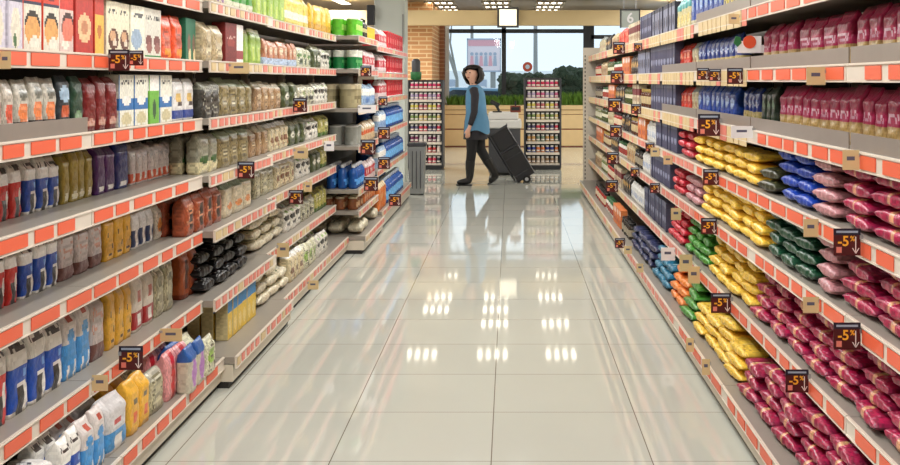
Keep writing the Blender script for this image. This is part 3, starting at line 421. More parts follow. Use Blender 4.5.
def bay(run, y0, y1, label, depth=.5, end=None, hi=None):
    s = run.s; rnd = random.Random(int(y0*100)+s); lip0 = lipx(run, 0, (y0+y1)/2)
    xb = 1.42+.48 if s < 0 else 1.0+.48
    root = empty('shelving_unit', (s*xb, y0, 0)); tag(root, label, 'shelving')
    X = lambda x: s*(x-xb)     # absolute distance from the aisle centre -> local
    def bx(mb, xa, xb_, ya, yb, za, zb, m, bev=0): a, b = sorted((X(xa), X(xb_))); return mb.box(a, b, ya, yb, za, zb, m, bev=bev)
    Ln = y1-y0; top = run.z[0]+(.3 if hi is None else hi)
    bx(MB(), xb-.01, xb, 0, Ln, .02, top, M['back']).build('back_panel', root)
    for yy in (.0, Ln-.03):
        o = MB(); bx(o, xb-.06, xb-.012, yy, yy+.03, 0, top+.002, M['shelf'])
        for q in range(int(top/.05)): bx(o, xb-.0625, xb-.0602, yy+.011, yy+.019, .03+q*.05, .055+q*.05, M['toe'])
        o.build('upright', root)
    lb = lipx(run, len(run.z)-1, (y0+y1)/2)
    o = MB(); bx(o, lb+.03, xb-.06, .0, Ln, .0, .03, M['toe']); bx(o, lb+.012, xb-.065, .0, Ln, .03, run.z[-1]-.012, M['shelf'])
    o.build('plinth', root)
    for i, z in enumerate(run.z):
        lp = lipx(run, i, (y0+y1)/2); last = i == len(run.z)-1
        o = MB(); bx(o, lp+.004, xb-.062, .002, Ln-.002, z-.008, z+.022, M['deck'])
        sh = o.build('shelf', root)
        hs = .030
        o = MB(); bx(o, lp-.004, lp+.0035, .003, Ln-.003, z-hs, z+.026, M['strip']); bx(o, lp-.008, lp-.0042, .003, Ln-.003, z+.0195, z+.0235, M['strip']); bx(o, lp-.008, lp-.0042, .003, Ln-.003, z-hs, z-hs+.004, M['strip'])
        o.build('price_strip', sh)
        far = (y0 > 4.9); creamy = (run is R and y0 > 4.4 and i < 3) or (run is R and y0 > 8)
        y = .02
        while y < Ln-.1:
            if creamy: w = rnd.choice((.09, .12, .14)); m = M['cream'] if rnd.random() < .8 else M['pink']; hh = .07 if i < 3 else .05; gap = .02
            elif far and run is not R: w = rnd.choice((.05, .07, .09)); m = M['pink'] if rnd.random() < .7 else M['cream']; hh = .036; gap = rnd.choice((.03, .05))
            else: w = rnd.choice((.13, .17, .2)); m = M['orange'] if y0 < 4.7 else M['pink']; hh = .038; gap = rnd.choice((.035, .05, .06))
            if far and run is R: w *= .8
            if y+w > Ln-.01: break
            link('price_card', ticket_mesh(w, hh, m), sh, (X(lp-.0062), y+w/2, z-.003-(hh-.038)/2*.8))
            y += w+gap
        riser = (run is R and i in (1, 2) and y0 < 7) or (run is R and i == 0 and y0 < 5.8) or (run is L and i in (2,) and y1 < 4.0) or (run is R and i == 3 and False)
        if riser:
            o = MB(); bx(o, lp+.006, lp+.010, .01, Ln-.01, z+.0225, z+.075, M['riser']); bx(o, lp+.006, lp+.016, .01, Ln-.01, z+.0225, z+.025, M['riser'])
            o.build('riser', sh)
    if end:
        o = MB(); bx(o, end, xb, Ln+.002, Ln+.03, 0, 1.83, M['shelf'])
        for q in range(34): bx(o, end+.02, end+.032, Ln-.0005, Ln+.0015, .06+q*.05, .085+q*.05, M['toe'])
        o.build('end_panel', root)
    return root
bay(L, 2.36, 3.69, 'rice shelving bay cut by the frame edge, below the orange-red soup boxes')
bay(L, 3.69, 5.02, 'rice shelving bay with cream cereal boxes and purple rice bags')
bay(L, 5.02, 6.35, 'rice shelving bay whose low shelves jut out, with black bean packets')
bay(L, 6.35, 7.68, 'rice shelving bay with blue-tray packets near its top')
bay(L, 7.68, 8.88, 'rice shelving bay next to the green cans, full of printed bean bags')
bay(E, 8.90, 10.2, 'protruding shelving bay with green cans on top and cream sacks below', hi=.02)
bay(G, 10.22, 13.2, 'shelving bay with red tubes above and blue detergent bottles below', hi=.2)
rl = ['pasta shelving bay cut by the frame edge, full of magenta packets', 'pasta shelving bay with magenta bags above magenta and green piles', 'pasta shelving bay of yellow, blue and green packets',
      'pasta shelving bay where the long yellow piles end', 'pasta shelving bay with navy boxes and crimson packets', 'pasta shelving bay of dark boxes under yellow bags', 'pasta shelving bay below the hanging number sign',
      'pasta shelving bay of sauce jars, third from the run end', 'pasta shelving bay of jars, second from the run end', 'last pasta shelving bay with perforated cream end panel']
for k in range(9): bay(R, 1.9+1.33*k, 1.9+1.33*(k+1), rl[k] if k < 8 else rl[9], end=.93 if k == 8 else None, hi=.12)

def put(kind, me, x, y, z, rz, label, group):
    o = link(K[kind][1], me, None, (x, y, z), (0, 0, rz)); tag(o, label, K[kind][2], group); return o
def clampY(run, ya, yb):
    if run is L:
        yb = min(yb, 8.86)
        for j in (5.02, 6.35):
            if ya < j < yb and (yb-j < .12 or j-ya < .12):
                if ya+yb > 2*j: ya = j+.008
                else: yb = j-.008
    if run is E: yb = min(yb, 10.19)
    return ya, yb
def fill(run, row, px0, px1, kind, n, set_=.02, deep=1, extra=None, tilt=0.05, h_=None):
    """a facing of n packages side by side between two picture columns, deep rows of them"""
    sh, name, cat, desc, des, hh, dd = K[kind]
    lp = max(lipx(run, row, Yat(q, 1.46+set_*.5) if run.s < 0 else 4) for q in (px0, (px0+px1)/2, px1)); Xf = lp+set_
    ya, yb = sorted((Yat(px0, Xf), Yat(px1, Xf))); ya, yb = clampY(run, ya, yb); w = (yb-ya)/n
    clear = (run.z[row-1]-run.z[row]-.055) if row else .3
    h = min(h_ or hh, clear-.012)
    ww = w*.955
    if sh in ('can', 'tin', 'jar', 'bottle'): dd = min(dd, .16); ww = min(ww, dd)
    elif ww > .2 and sh != 'lie': ww = .2
    me = [kmesh(kind, ww, h, dd, v) for v in (0, 1)]
    for r in range(deep):
        lab = f'{desc}, {shelf_phrase(run, row)}{", front row" if deep > 1 and r == 0 else ", behind front row" if deep > 1 else ""}'
        if extra: lab = f'{desc} {extra}'+(', front row' if deep > 1 and r == 0 else ', rear rows' if deep > 1 else '')
        for i in range(n):
            x = Xf+dd/2+r*dd*1.13+random.uniform(0, .006); y = ya+w*(i+.5)
            o = put(kind, random.choice(me), run.s*x, y, run.z[row]+.0225, (-run.s)*math.pi/2+(random.uniform(-tilt, tilt)*(2 if sh == 'bag' and run is L and ya > 5 else 1) if sh in ('bag', 'box') else 0), lab, f'{desc}s {shelf_phrase(run, row)}')
            if sh == 'bag': o.scale = (random.uniform(.96, .99), .97, random.uniform(.92, 1.0))
def pile(run, row, px0, px1, kind, levels, set_=.025, deep=2, mess=.09):
    """packets lying along the aisle, stacked in layers"""
    sh, name, cat, desc, des, Lh, th = K[kind]
    lp = max(lipx(run, row, Yat(q, 1.46+set_*.5) if run.s < 0 else 4) for q in (px0, (px0+px1)/2, px1)); Xf = lp+set_
    ya, yb = sorted((Yat(px0, Xf), Yat(px1, Xf))); ya, yb = clampY(run, ya, yb); n = max(1, round((yb-ya)/(Lh+.005))); w = (yb-ya)/n
    wd = .125
    clear = run.z[row-1]-run.z[row]-.042 if row else .3
    levels = min(levels, int(clear/(th*1.05))) or 1
    me = []
    for v in range(3):
        key = (kind, 'p', round(w, 2), v)
        if key not in MESH: MESH[key] = bag_mesh(name, wd, th, w*.94, des, len(MESH)+v, lie=True)
        me.append(MESH[key])
    for lv in range(levels):
        lay = 'top layer' if lv == levels-1 else 'bottom layer' if lv == 0 else 'middle layers'
        for r in range(deep):
            if r > 0 and lv < levels-1-(1 if row >= 5 else 0): continue
            for i in range(n):
                if lv == levels-1 and random.random() < .12: continue
                x = Xf+wd/2+r*wd*1.17+(lv*.012 if row >= 5 else 0)+random.uniform(-.008, .010); y = ya+w*(i+.5)
                zb = run.z[row]+.0245+lv*th*1.05+.0015
                o = put(kind, random.choice(me), run.s*x, y, zb, (-run.s)*math.pi/2+random.uniform(-mess, mess), f'{desc}, {lay} of the pile, {shelf_phrase(run, row)}', f'{desc}s, {lay}, {ordinal(run, row)} shelf of the {run.name}')
                o.rotation_euler.x = random.uniform(-.03, .03) if lv else 0; o.rotation_euler.y = random.uniform(-.008, .008)

f = fill
# --- rice run, shelf by shelf (picture columns of each facing)
for a in [(162, 200, 'purplepk', 4), (200, 226, 'colpouch', 4), (226, 255, 'pouchcap', 4), (256, 286, 'limepk', 5), (286, 310, 'pouchyel', 4), (310, 333, 'pouchgold', 4)]: f(L, 0, *a)
for a in [(-30, 24, 'lavbox', 3), (24, 60, 'redbox', 2), (60, 75, 'salmonbox', 1), (75, 94, 'redtall', 1), (94, 105, 'yelred', 1), (108, 131, 'creambowl', 2), (132, 145, 'whiteslim', 1), (145, 162, 'whitebrown', 2),
          (163, 185, 'orgbag', 2), (186, 200, 'grnbox', 2), (202, 225, 'beigebag', 2), (226, 237, 'darkredpk', 1), (237, 244, 'whitepk', 1), (245, 263, 'limepk', 3), (264, 298, 'bricktray', 7), (299, 313, 'greenmix', 3), (314, 322, 'leafbag', 2), (323, 331, 'blkwht', 3)]: f(L, 1, *a)
for a in [(-20, 17, 'redfood', 3), (18, 60, 'clearfood', 3), (61, 74, 'bluepatch', 1), (75, 87, 'dkgreen', 1), (88, 120, 'burgundy', 3), (121, 148, 'bluewhitebox', 2), (149, 160, 'greenwhitebox', 1), (161, 173, 'bluewhitebox', 1),
          (175, 198, 'whitegreybox', 2)]: f(L, 2, *a, **({'extra': 'past the green box, rice shelving, third shelf down'} if a[0] == 161 else {}))
for a in [(200, 222, 'darkclear', 2), (223, 255, 'olivebag', 4), (257, 283, 'brownbag', 4), (284, 300, 'leafbag', 2), (301, 315, 'beanmix', 3), (316, 329, 'blkwht', 4)]: f(L, 2, *a)
for a in [(-30, 26, 'redrice', 4), (27, 63, 'bluerice', 3), (64, 96, 'mustard', 4), (97, 118, 'purple', 2), (118, 131, 'navyrice', 1), (133, 181, 'pinkwhite', 9), (182, 198, 'yelwhite', 3)]: f(L, 3, *a, set_=.16, deep=2)
for a in [(202, 220, 'greenfoot', 2), (222, 250, 'olivebag', 3), (251, 270, 'brownbag', 3), (271, 290, 'nutbag', 4), (291, 308, 'leafbag', 3), (309, 320, 'blkwht', 3), (321, 329, 'ylwgreen', 2)]: f(L, 3, *a, set_=.05, deep=2)
for a in [(-30, 22, 'redrice', 4), (24, 61, 'bluerice', 3), (62, 106, 'greypink', 3), (107, 134, 'ylwdots', 3), (135, 156, 'stripes', 3), (157, 184, 'orgwhite', 4)]: f(L, 4, *a, set_=.12, deep=2)
for a in [(188, 224, 'brownpack', 4), (226, 254, 'creambag', 3), (256, 276, 'clearbeige', 3), (277, 296, 'nutbag', 4), (298, 312, 'blkwht', 3), (313, 322, 'leafbag', 2), (323, 329, 'ylwgreen', 2)]: f(L, 4, *a, set_=.06, deep=2)
for a in [(-30, 11, 'redrice', 2), (12, 66, 'bluerice', 3), (67, 94, 'lightblue', 2), (95, 109, 'greypink', 1)]: f(L, 5, *a, set_=.07, deep=2, h_=.25)
for a in [(110, 134, 'ylwdots', 3), (135, 157, 'whitered', 2), (158, 176, 'clearbeige', 2), (177, 199, 'tallbrown', 2)]: f(L, 5, *a, set_=.08, h_=.24, deep=2)
pile(L, 5, 206, 250, 'blackshiny', 4, set_=.07, deep=2)
pile(L, 5, 252, 285, 'creamlie', 4, set_=.07, deep=2)
f(L, 5, 287, 302, 'blkwht', 3, set_=.06, deep=2); f(L, 5, 303, 316, 'beanmix', 3, set_=.06, deep=2); f(L, 5, 317, 329, 'ylwgreen', 4, set_=.06, deep=2)
pile(L, 6, 0, 62, 'whitelie', 3, set_=.03, deep=3)
for a in [(64, 84, 'bluerice', 2), (86, 108, 'lightblue', 2), (110, 130, 'greyLabel', 1), (132, 152, 'ylwflower', 2), (153, 168, 'clearbeige', 1), (169, 190, 'pinkred', 2), (191, 208, 'violet', 2), (209, 218, 'greenwhite', 1)]: f(L, 6, *a, set_=.03, deep=2)
f(L, 6, 228, 256, 'bluecap', 6, set_=.06, deep=3)
pile(L, 6, 262, 290, 'creamlie', 3, set_=.06, deep=3)
f(L, 6, 292, 305, 'nutbag', 3, set_=.05, deep=3); f(L, 6, 306, 318, 'greenwhite', 3, set_=.05, deep=3); f(L, 6, 319, 329, 'blkwht', 3, set_=.05, deep=3)
# --- protruding bay and detergent bay
f(E, 0, 357.5, 364, 'greencan', 3, .02, 3); f(E, 0, 364.5, 368, 'darkbot', 4, .02, 2); f(E, 0, 369, 377, 'yelcan', 6, .02, 1)
f(E, 1, 357.5, 364, 'dkgreencan', 3, .02, 3); f(E, 1, 365, 377, 'redwhite', 7, .02, 1)
f(E, 2, 357.5, 363, 'beigetin', 2, .03, 2); f(E, 2, 364, 377, 'palebag', 7, .02, 1)
f(E, 3, 357.5, 363.5, 'greycan', 2, .03, 2); f(E, 3, 364, 377, 'mixpouch', 7, .02, 1)
f(E, 4, 357.5, 366, 'bluebottle', 5, .02, 3); f(E, 4, 367, 377, 'redwhite', 5, .02, 1)
f(E, 5, 357.5, 364, 'brownjar', 3, .02, 3); f(E, 5, 365, 377, 'orgpouch', 5, .02, 1)
pile(E, 6, 361, 378, 'whitesack', 2, set_=.05, deep=3)
f(G, 0, 380, 387, 'redwhite', 5, .02, 1); f(G, 0, 388, 404, 'redcan', 9, .02, 2)
f(G, 1, 380, 387, 'redwhite', 5, .02, 1); f(G, 1, 388, 404, 'redcan', 9, .02, 2)
f(G, 2, 380, 387, 'redwhite', 5, .02, 1); f(G, 2, 388, 404, 'redcan', 9, .02, 2)
f(G, 3, 380, 387, 'palebag', 5, .02, 1); f(G, 3, 388, 404, 'bluedet', 10, .02, 2)
f(G, 4, 380, 387, 'palebag', 5, .02, 1); f(G, 4, 388, 404, 'bluedet', 10, .02, 2)
f(G, 5, 380, 387, 'orgpouch', 5, .02, 1); f(G, 5, 388, 404, 'bluedet', 10, .02, 2)
# --- pasta run
def fr(row, lst, **k):
    for a in lst: f(R, row, *a, **k)
fr(0, [(800, 738, 'magup', 8), (736, 722, 'ywbag', 3), (721, 690, 'bluebag', 7), (689, 676, 'tealbag', 4), (675, 662, 'ywbag', 0)][:4])
fr(0, [(674, 652, 'greyblue', 8), (651, 640, 'navybox', 7), (639, 628, 'creambox', 8), (627, 618, 'redup', 6), (617, 611, 'tanbag', 5), (610, 605, 'blackbag', 5), (604, 599, 'beigeup', 6)])
fr(1, [(985, 853, 'magup', 8), (848, 796, 'magup', 4), (793, 760, 'magup', 4)], set_=.09)
fr(1, [(738, 697, 'bluup', 9), (696, 690, 'beigeup', 2), (689, 679, 'redup', 3)], set_=.05)
fr(1, [(675, 650, 'navybox', 9), (649, 638, 'greyblue', 6), (637, 630, 'blackbag', 4), (629, 622, 'orangebox', 5), (621, 613, 'whitejar', 6), (612, 607, 'greensauce', 6), (606, 601, 'tanbag', 5), (600, 595, 'redjar', 7)])
fr(2, [(985, 777, 'magup', 17), (774, 760, 'dgup', 3), (758, 742, 'bluup', 4)], set_=.07)
fr(2, [(733, 697, 'bluebag', 8), (696, 690, 'beigeup', 2), (689, 679, 'redup', 3)], set_=.05)
fr(2, [(675, 650, 'navybox', 9), (649, 640, 'brownjr', 5), (639, 632, 'creambox', 5), (631, 624, 'greensauce', 6), (623, 615, 'blackbag', 6), (614, 608, 'orangebox', 6), (607, 602, 'whitejar', 6), (601, 595, 'darkjar', 8)])
P = pile
for a in [(960, 838, 'maglie', 4), (834, 812, 'mauvelie', 4), (810, 777, 'blulie', 4), (773, 758, 'olvlie', 3), (756, 694, 'yellie', 4), (692, 678, 'redlie', 3)]: P(R, 3, *a)
fr(3, [(676, 656, 'navybox', 7), (655, 646, 'whtbag', 5), (645, 638, 'orangebox', 4), (637, 630, 'brownjr', 5), (629, 621, 'blackbag', 5), (620, 613, 'redjar', 6), (612, 607, 'beigeup', 5), (606, 601, 'greensauce', 6), (600, 595, 'greenjar', 6)])
for a in [(960, 838, 'maglie', 4), (834, 816, 'mauvelie', 4), (812, 764, 'grnlie', 4), (762, 701, 'yellie', 4), (699, 684, 'mauvelie', 3), (682, 672, 'redlie', 3)]:
    P(R, 4, *a)
fr(4, [(670, 650, 'navybox', 8), (649, 642, 'whtbag', 5), (641, 634, 'darkjar', 5), (633, 626, 'tanbag', 5), (625, 618, 'whitejar', 6), (617, 610, 'blackbag', 6), (609, 603, 'brownjr', 8), (602, 596, 'orangebox', 8)])
for a in [(960, 750, 'maglie', 5), (748, 706, 'yellie', 5), (704, 684, 'lgrlie', 5), (682, 668, 'redlie', 5)]: P(R, 5, *a, mess=.1)
fr(5, [(666, 644, 'navybox', 10), (643, 630, 'whtbag', 9), (629, 622, 'blackbag', 5), (621, 614, 'creambox', 6), (613, 607, 'redjar', 7), (606, 601, 'greenjar', 6), (600, 595, 'tanbag', 6)])
for a in [(960, 738, 'maglie', 4), (736, 692, 'yellie', 4), (690, 680, 'lgrlie', 4), (679, 668, 'orglie', 4), (666, 652, 'teallie', 4), (650, 630, 'navlie', 3)]: P(R, 6, *a, mess=.1, deep=3, set_=.05)
fr(6, [(628, 621, 'darkjar', 6), (620, 613, 'orangebox', 7), (612, 605, 'whitejar', 8), (604, 595, 'redjar', 10)], set_=.05)

# ------------------------------------------------------------------ discount flags and hanging tags
def text_mesh(txt, size, m, name='lettering', ext=.0006):
    c = bpy.data.curves.new(name, 'FONT'); c.body = txt; c.size = size; c.extrude = ext; c.align_x = 'CENTER'; c.align_y = 'CENTER'; c.offset = size*.02
    o = bpy.data.objects.new('t', c); COL.objects.link(o); dg = bpy.context.evaluated_depsgraph_get()
    me = bpy.data.meshes.new_from_object(o.evaluated_get(dg)); me.name = name; bpy.data.objects.remove(o); me.materials.clear(); me.materials.append(m); return me
T5, TP = text_mesh('-5', .52, M['amber']), text_mesh('%', .27, M['amber'])
SG = {}
def sign_meshes():
    b = MB().box(-.5, .5, -.012, .012, -.5, .5, M['maroon']).box(-.5, .5, -.02, -.0125, .26, .5, M['navy']).box(-.4, .4, -.026, -.0205, .34, .42, M['billgrey']).mesh('panel')
    a = MB().box(.3, .335, -.02, -.0125, -.36, .2, M['signwhite']); a.raw([(.18, -.02, -.22), (.215, -.02, -.22), (.34, -.02, -.42), (.3, -.02, -.42), (.42, -.02, -.22), (.455, -.02, -.22)], [(0, 1, 2, 3), (4, 5, 2, 3)], M['signwhite'])
    q = MB().box(-.4, -.2, -.02, -.0125, -.4, -.18, M['pink']).mesh('price_patch')
    return b, a.mesh('arrow'), q
SG = sign_meshes()
def flag(run, row, px, py, wpx, near):
    lp = lipx(run, row, Yat(px, 1.4 if run.s < 0 else 1.0)); X = lp; 
    for _ in range(4):
        Y = Yat(px, X); w = wpx*Y/F; X = lp-.009-w/2
    z = zat(py, Y); root = empty('discount_sign', (run.s*X, Y, z)); root.scale = (w, w, w)
    tag(root, f'maroon minus five percent sign at the {ordinal(run, row)} shelf edge beside {near}', 'sign', 'discount signs on the shelf edges')
    link('panel', SG[0], root); link('arrow', SG[1], root); link('price_patch', SG[2], root)
    link('lettering', T5, root, (-.14, -.0205, .02), (math.pi/2, 0, 0)); link('percent_mark', TP, root, (.2, -.0205, .12), (math.pi/2, 0, 0))
    MB().box(.5*run.s-.03, .5*run.s+.1, -.02, .02, .1, .3, M['steel']).build('clip', root)
for a in [(L, 1, 119, 60, 21, 'the cream bowl boxes'), (L, 1, 136, 58, 15, 'the slim white box'), (L, 2, 300, 105, 14, 'the brown lentil bags'), (L, 3, 246, 170, 17, 'the olive grain bags'), (L, 4, 296, 197, 14, 'the clear beige bags'),
          (L, 5, 131, 358, 24, 'the yellow dotted bags'), (E, 1, 366, 71, 11, 'the dark green cans'), (E, 3, 368, 147, 15, 'the grey cans'), (E, 4, 371, 184, 14, 'the blue bottles'),
          (G, 2, 383, 101, 9, 'the red tubes'), (G, 3, 384, 133, 12, 'the pale blue packs'), (G, 4, 384, 163, 12, 'the deep-blue bottles'), (G, 5, 395, 200, 12, 'the lowest deep-blue bottles'),
          (R, 1, 735, 76, 16, 'the last blue bags'), (R, 1, 703, 74, 12, 'the first blue bags'), (R, 1, 715, 75, 12, 'the middle blue bags'), (R, 2, 709, 125, 22, 'the deep blue bags'), (R, 3, 711, 177, 16, 'the yellow pile'), (R, 4, 709, 226, 16, 'the upper yellow packets'),
          (R, 3, 847, 242, 27, 'the mauve packets'), (R, 4, 847, 336, 27, 'the magenta pile'), (R, 5, 797, 381, 23, 'the low magenta pile'), (R, 5, 721, 303, 20, 'the low yellow pile'),
          (R, 0, 619, 48, 12, 'the red bags'), (R, 0, 638, 47, 8, 'the tan packets'), (R, 1, 617, 77, 13, 'the green jars'), (R, 2, 615, 105, 14, 'the tan packets'), (R, 2, 636, 109, 10, 'the brown sauce jars'),
          (R, 3, 616, 131, 12, 'the red sauce jars'), (R, 3, 650, 147, 9, 'the white packets'), (R, 4, 613, 158, 12, 'the brown sauce jars'), (R, 4, 635, 172, 9, 'the black jars'), (R, 5, 612, 186, 12, 'the tan packets'), (R, 5, 655, 188, 10, 'the navy boxes'), (R, 6, 620, 243, 10, 'the low black jars')]: flag(*a)
TM = MB().box(-.5, .5, -.01, .01, -.5, .5, M['cream']).box(-.25, .22, -.016, -.0105, -.02, .18, M['ink']).mesh('card')
TW = MB().box(-.5, .5, -.01, .01, -.5, .5, M['white']).box(-.25, .22, -.016, -.0105, -.02, .18, M['ink']).mesh('card')
def htag(run, row, px, py, wpx, hpx, near, white=False):
    lp = lipx(run, row, Yat(px, 1.4 if run.s < 0 else 1.0)); X = lp
    for _ in range(4):
        Y = Yat(px, X); w = wpx*Y/F; X = lp-.009-w/2
    root = empty('hanging_price_tag', (run.s*X, Y, zat(py, Y))); root.scale = (w, w, hpx*Y/F)
    tag(root, f'{"white" if white else "cream"} price tag hanging from the {ordinal(run, row)} shelf edge by {near}', 'price tag', 'price tags hanging from the shelf edges')
    link('card', TW if white else TM, root); MB().box(.5*run.s-.04, .5*run.s+.12, -.02, .02, .15, .35, M['steel']).build('clip', root)
for a in [(L, 1, 5, 60, 12, 18, 'the lavender boxes'), (L, 1, 239, 68, 20, 11, 'the white packet'), (L, 3, 301, 153, 14, 11, 'the printed bean bags'), (L, 3, 329, 146, 10, 10, 'the end of the bay', True), (L, 5, 171, 335, 22, 13, 'the tall brown bags'),
          (L, 5, 100, 383, 16, 16, 'the grey-pink bags'), (L, 5, 283, 250, 12, 14, 'the long cream packets'), (L, 4, 308, 187, 8, 10, 'the clear bags'), (L, 6, 313, 285, 11, 9, 'the green-print bags'),
          (E, 2, 367, 109, 18, 8, 'the beige tins', True), (R, 1, 816, 76, 19, 18, 'the magenta bags'), (R, 2, 851, 160, 17, 20, 'the magenta bags'), (R, 2, 742, 132, 22, 12, 'the blue bags', True), (R, 3, 811, 228, 15, 18, 'the blue packets'), (R, 4, 811, 305, 16, 16, 'the dark green packets'),
          (R, 1, 734, 19, 11, 10, 'the upper blue bags'), (R, 5, 686, 263, 13, 17, 'the leaf-green packets'), (R, 5, 694, 275, 12, 17, 'the yellow packets'), (R, 5, 668, 254, 14, 13, 'the crimson packets', True), (R, 4, 655, 152, 9, 9, 'the white packets'),
          (R, 6, 706, 367, 8, 16, 'the low yellow packets'), (R, 6, 690, 345, 8, 14, 'the low green packets'), (R, 6, 640, 268, 7, 9, 'the low navy packets'), (R, 6, 628, 250, 8, 8, 'the low jars'), (R, 4, 676, 214, 10, 12, 'the mauve packets'), (R, 3, 668, 160, 9, 9, 'the navy boxes')]: htag(*a)
# fruit-shaped promotion card on the blue / magenta boundary
Y = Yat(753, 1.0); s = Y/F
o = empty('promotion_card', (.985, Y, zat(45, Y))); tag(o, 'white promotion card with a red round badge between blue and magenta bags', 'sign')
MB().box(-12*s, 12*s, -.002, .002, -8*s, 4*s, M['white']).box(-1*s, 12*s, -.002, .002, 4*s, 9*s, M['white']).box(9*s, 15*s, .0025, .01, -8*s, 0, M['white']).build('card', o)
MB().tube((0, -.0025, 3*s), (0, -.006, 3*s), 6.5*s, 6.5*s, M['redsign'], 20).build('badge', o)
MB().raw([(-14*s, -.004, 9*s), (-16*s, -.004, 2*s), (-12*s, -.004, -2*s), (-8*s, -.004, 2*s), (-9*s, -.004, 8*s), (-14*s, -.001, 9*s), (-16*s, -.001, 2*s), (-12*s, -.001, -2*s), (-8*s, -.001, 2*s), (-9*s, -.001, 8*s)],
         [(0, 1, 2, 3, 4), (9, 8, 7, 6, 5), (0, 5, 6, 1), (1, 6, 7, 2), (2, 7, 8, 3), (3, 8, 9, 4), (4, 9, 5, 0)], M['green']).build('leaf', o)

# ------------------------------------------------------------------ the room
XL, XR, YB, YF, ZC = -4.6, 4.6, 24.8, -2.6, 3.0
struct('floor', MB().box(XL, XR, YF, YB+.3, -.1, 0, M['floor']))
M['ceil'] = mat('ceiling_panels', (188, 178, 162), .35, noise=.03, nscale=2)
cm = MB().box(XL, XR, YF, YB, ZC, ZC+.1, M['ceil'])
struct('ceiling', cm)
struct('wall_left', MB().box(XL-.1, XL, YF, YB+.3, 0, ZC, M['wall']))
struct('wall_right', MB().box(XR, XR+.1, YF, YB+.3, 0, ZC, M['wall']))
struct('wall_rear', MB().box(XL, XR, YF-.1, YF, 0, ZC, M['wall']))
wx0 = (447-PX)/F*YB
mb = MB().box(XL, wx0, YB, YB+.25, 0, ZC, M['wall']).box(wx0, XR, YB, YB+.25, 0, .86, M['wall']).box(wx0, XR, YB, YB+.25, 2.72, ZC, M['wall'])
struct('wall_back', mb)
# brick pier and its recess, shade put into the darker brick colour
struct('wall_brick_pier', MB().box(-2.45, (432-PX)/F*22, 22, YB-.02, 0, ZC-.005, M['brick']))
struct('wall_brick_recess', MB().box((431-PX)/F*22, (444-PX)/F*24.3, 24.3, YB-.02, 0, ZC-.005, M['brickshade']))
# hanging bulkhead
struct('trim_1', MB().box(XL+.01, XR-.01, 21.4, 21.75, 2.50, 2.79, M['soffit']))
# white column on the left, with a thin grey conduit
struct('column_white', MB().box(-1.82, (405-PX)/F*14.6, 14.6, 15.0, 0, ZC-.005, M['column'], bev=.01).box(-1.44, -1.425, 14.57, 14.6, 1.9, 2.3, M['grey']))
o = MB().box(-.05, .05, -.05, .05, -.15, .12, M['blackplastic'], bev=.01).build('wall_speaker', None, ((371-PX)/F*14.5, 14.5, zat(14, 14.5))); tag(o, 'small dark speaker mounted high beside the white column', 'speaker')
MB().box(.0, .03, .02, .1, -.02, .02, M['grey']).build('bracket', o)
# windows
def win(name, x0, x1, muls, trans, m=M['frame'], z0=.86, z1=2.72):
    mb = MB(); y = YB+.02
    for x in muls: mb.box(x-.05, x+.05, y, y+.08, z0, z1, m)
    for z in trans: mb.box(x0, x1, y, y+.08, z-.045, z+.045, m)
    mb.box(x0, x1, y, y+.1, z0, z0+.05, m).box(x0, x1, y, y+.1, z1-.05, z1, m)
    o = struct(name, mb)
    g = MB().box(x0, x1, y+.1, y+.108, z0, z1, M['glass']).build('pane', o)
    return o
wpx = lambda p: (p-PX)/F*YB
win('window_1', wpx(449), wpx(587), [wpx(503)+.02], [zat(31, YB)])
win('window_2', wpx(591), XR-.02, [wpx(592), wpx(640)], [zat(36, YB)-.02])
struct('window_frame', MB().box(wpx(442), wpx(449), YB-.03, YB+.1, .9, 2.72, M['wframe']).box(wpx(583.5), wpx(590.5), YB-.02, YB+.12, .86, 2.72, M['frame']))
# planter bench under the glass
pl = empty('wooden_planter', (1.6, 23.2, 0)); tag(pl, 'long pale wood planter under the shop window', 'planter')
mb = MB().box(-3.0, 2.9, 0, 1.2, .02, .36, M['wood'], bev=.006)
mb.box(-3.0, 2.9, 0, 1.2, .385, .68, M['wood'], bev=.006).box(-3.0, 2.9, 0, 1.2, .69, .78, M['wood'], bev=.006).box(-3.0, 2.9, -.03, .25, .79, .88, M['wood'], bev=.006)
mb.build('board_front', pl); MB().box(-2.98, 2.88, .02, 1.18, 0, .875, M['redwood']).build('core', pl)
rnd = random.Random(3)
def grass_tuft(x0, x1, y0, y1, z, n, hh, lab):
    mb = MB()
    for _ in range(n):
        x, y = rnd.uniform(x0, x1), rnd.uniform(y0, y1); a = rnd.uniform(0, 6.28); h = hh*rnd.uniform(.6, 1.2); lx, ly = rnd.uniform(-.08, .08), rnd.uniform(-.08, .08); w = .012
        dx, dy = w*math.cos(a), w*math.sin(a)
        mb.raw([(x-dx, y-dy, z), (x+dx, y+dy, z), (x+lx*.5+dx*.7, y+ly*.5+dy*.7, z+h*.6), (x+lx*.5-dx*.7, y+ly*.5-dy*.7, z+h*.6), (x+lx*1.3, y+ly*1.3, z+h)], [(0, 1, 2, 3), (3, 2, 4)], M['grass'])
    o = mb.build('grass'); tag(o, lab, 'grass', kind='stuff')
grass_tuft(-1.35, .35, 23.5, 24.1, .882, 1300, .2, 'green grass in the wooden planter behind the woman')
grass_tuft(1.0, 2.6, 23.5, 24.1, .882, 1500, .26, 'green grass in the wooden planter beyond the tall display rack')
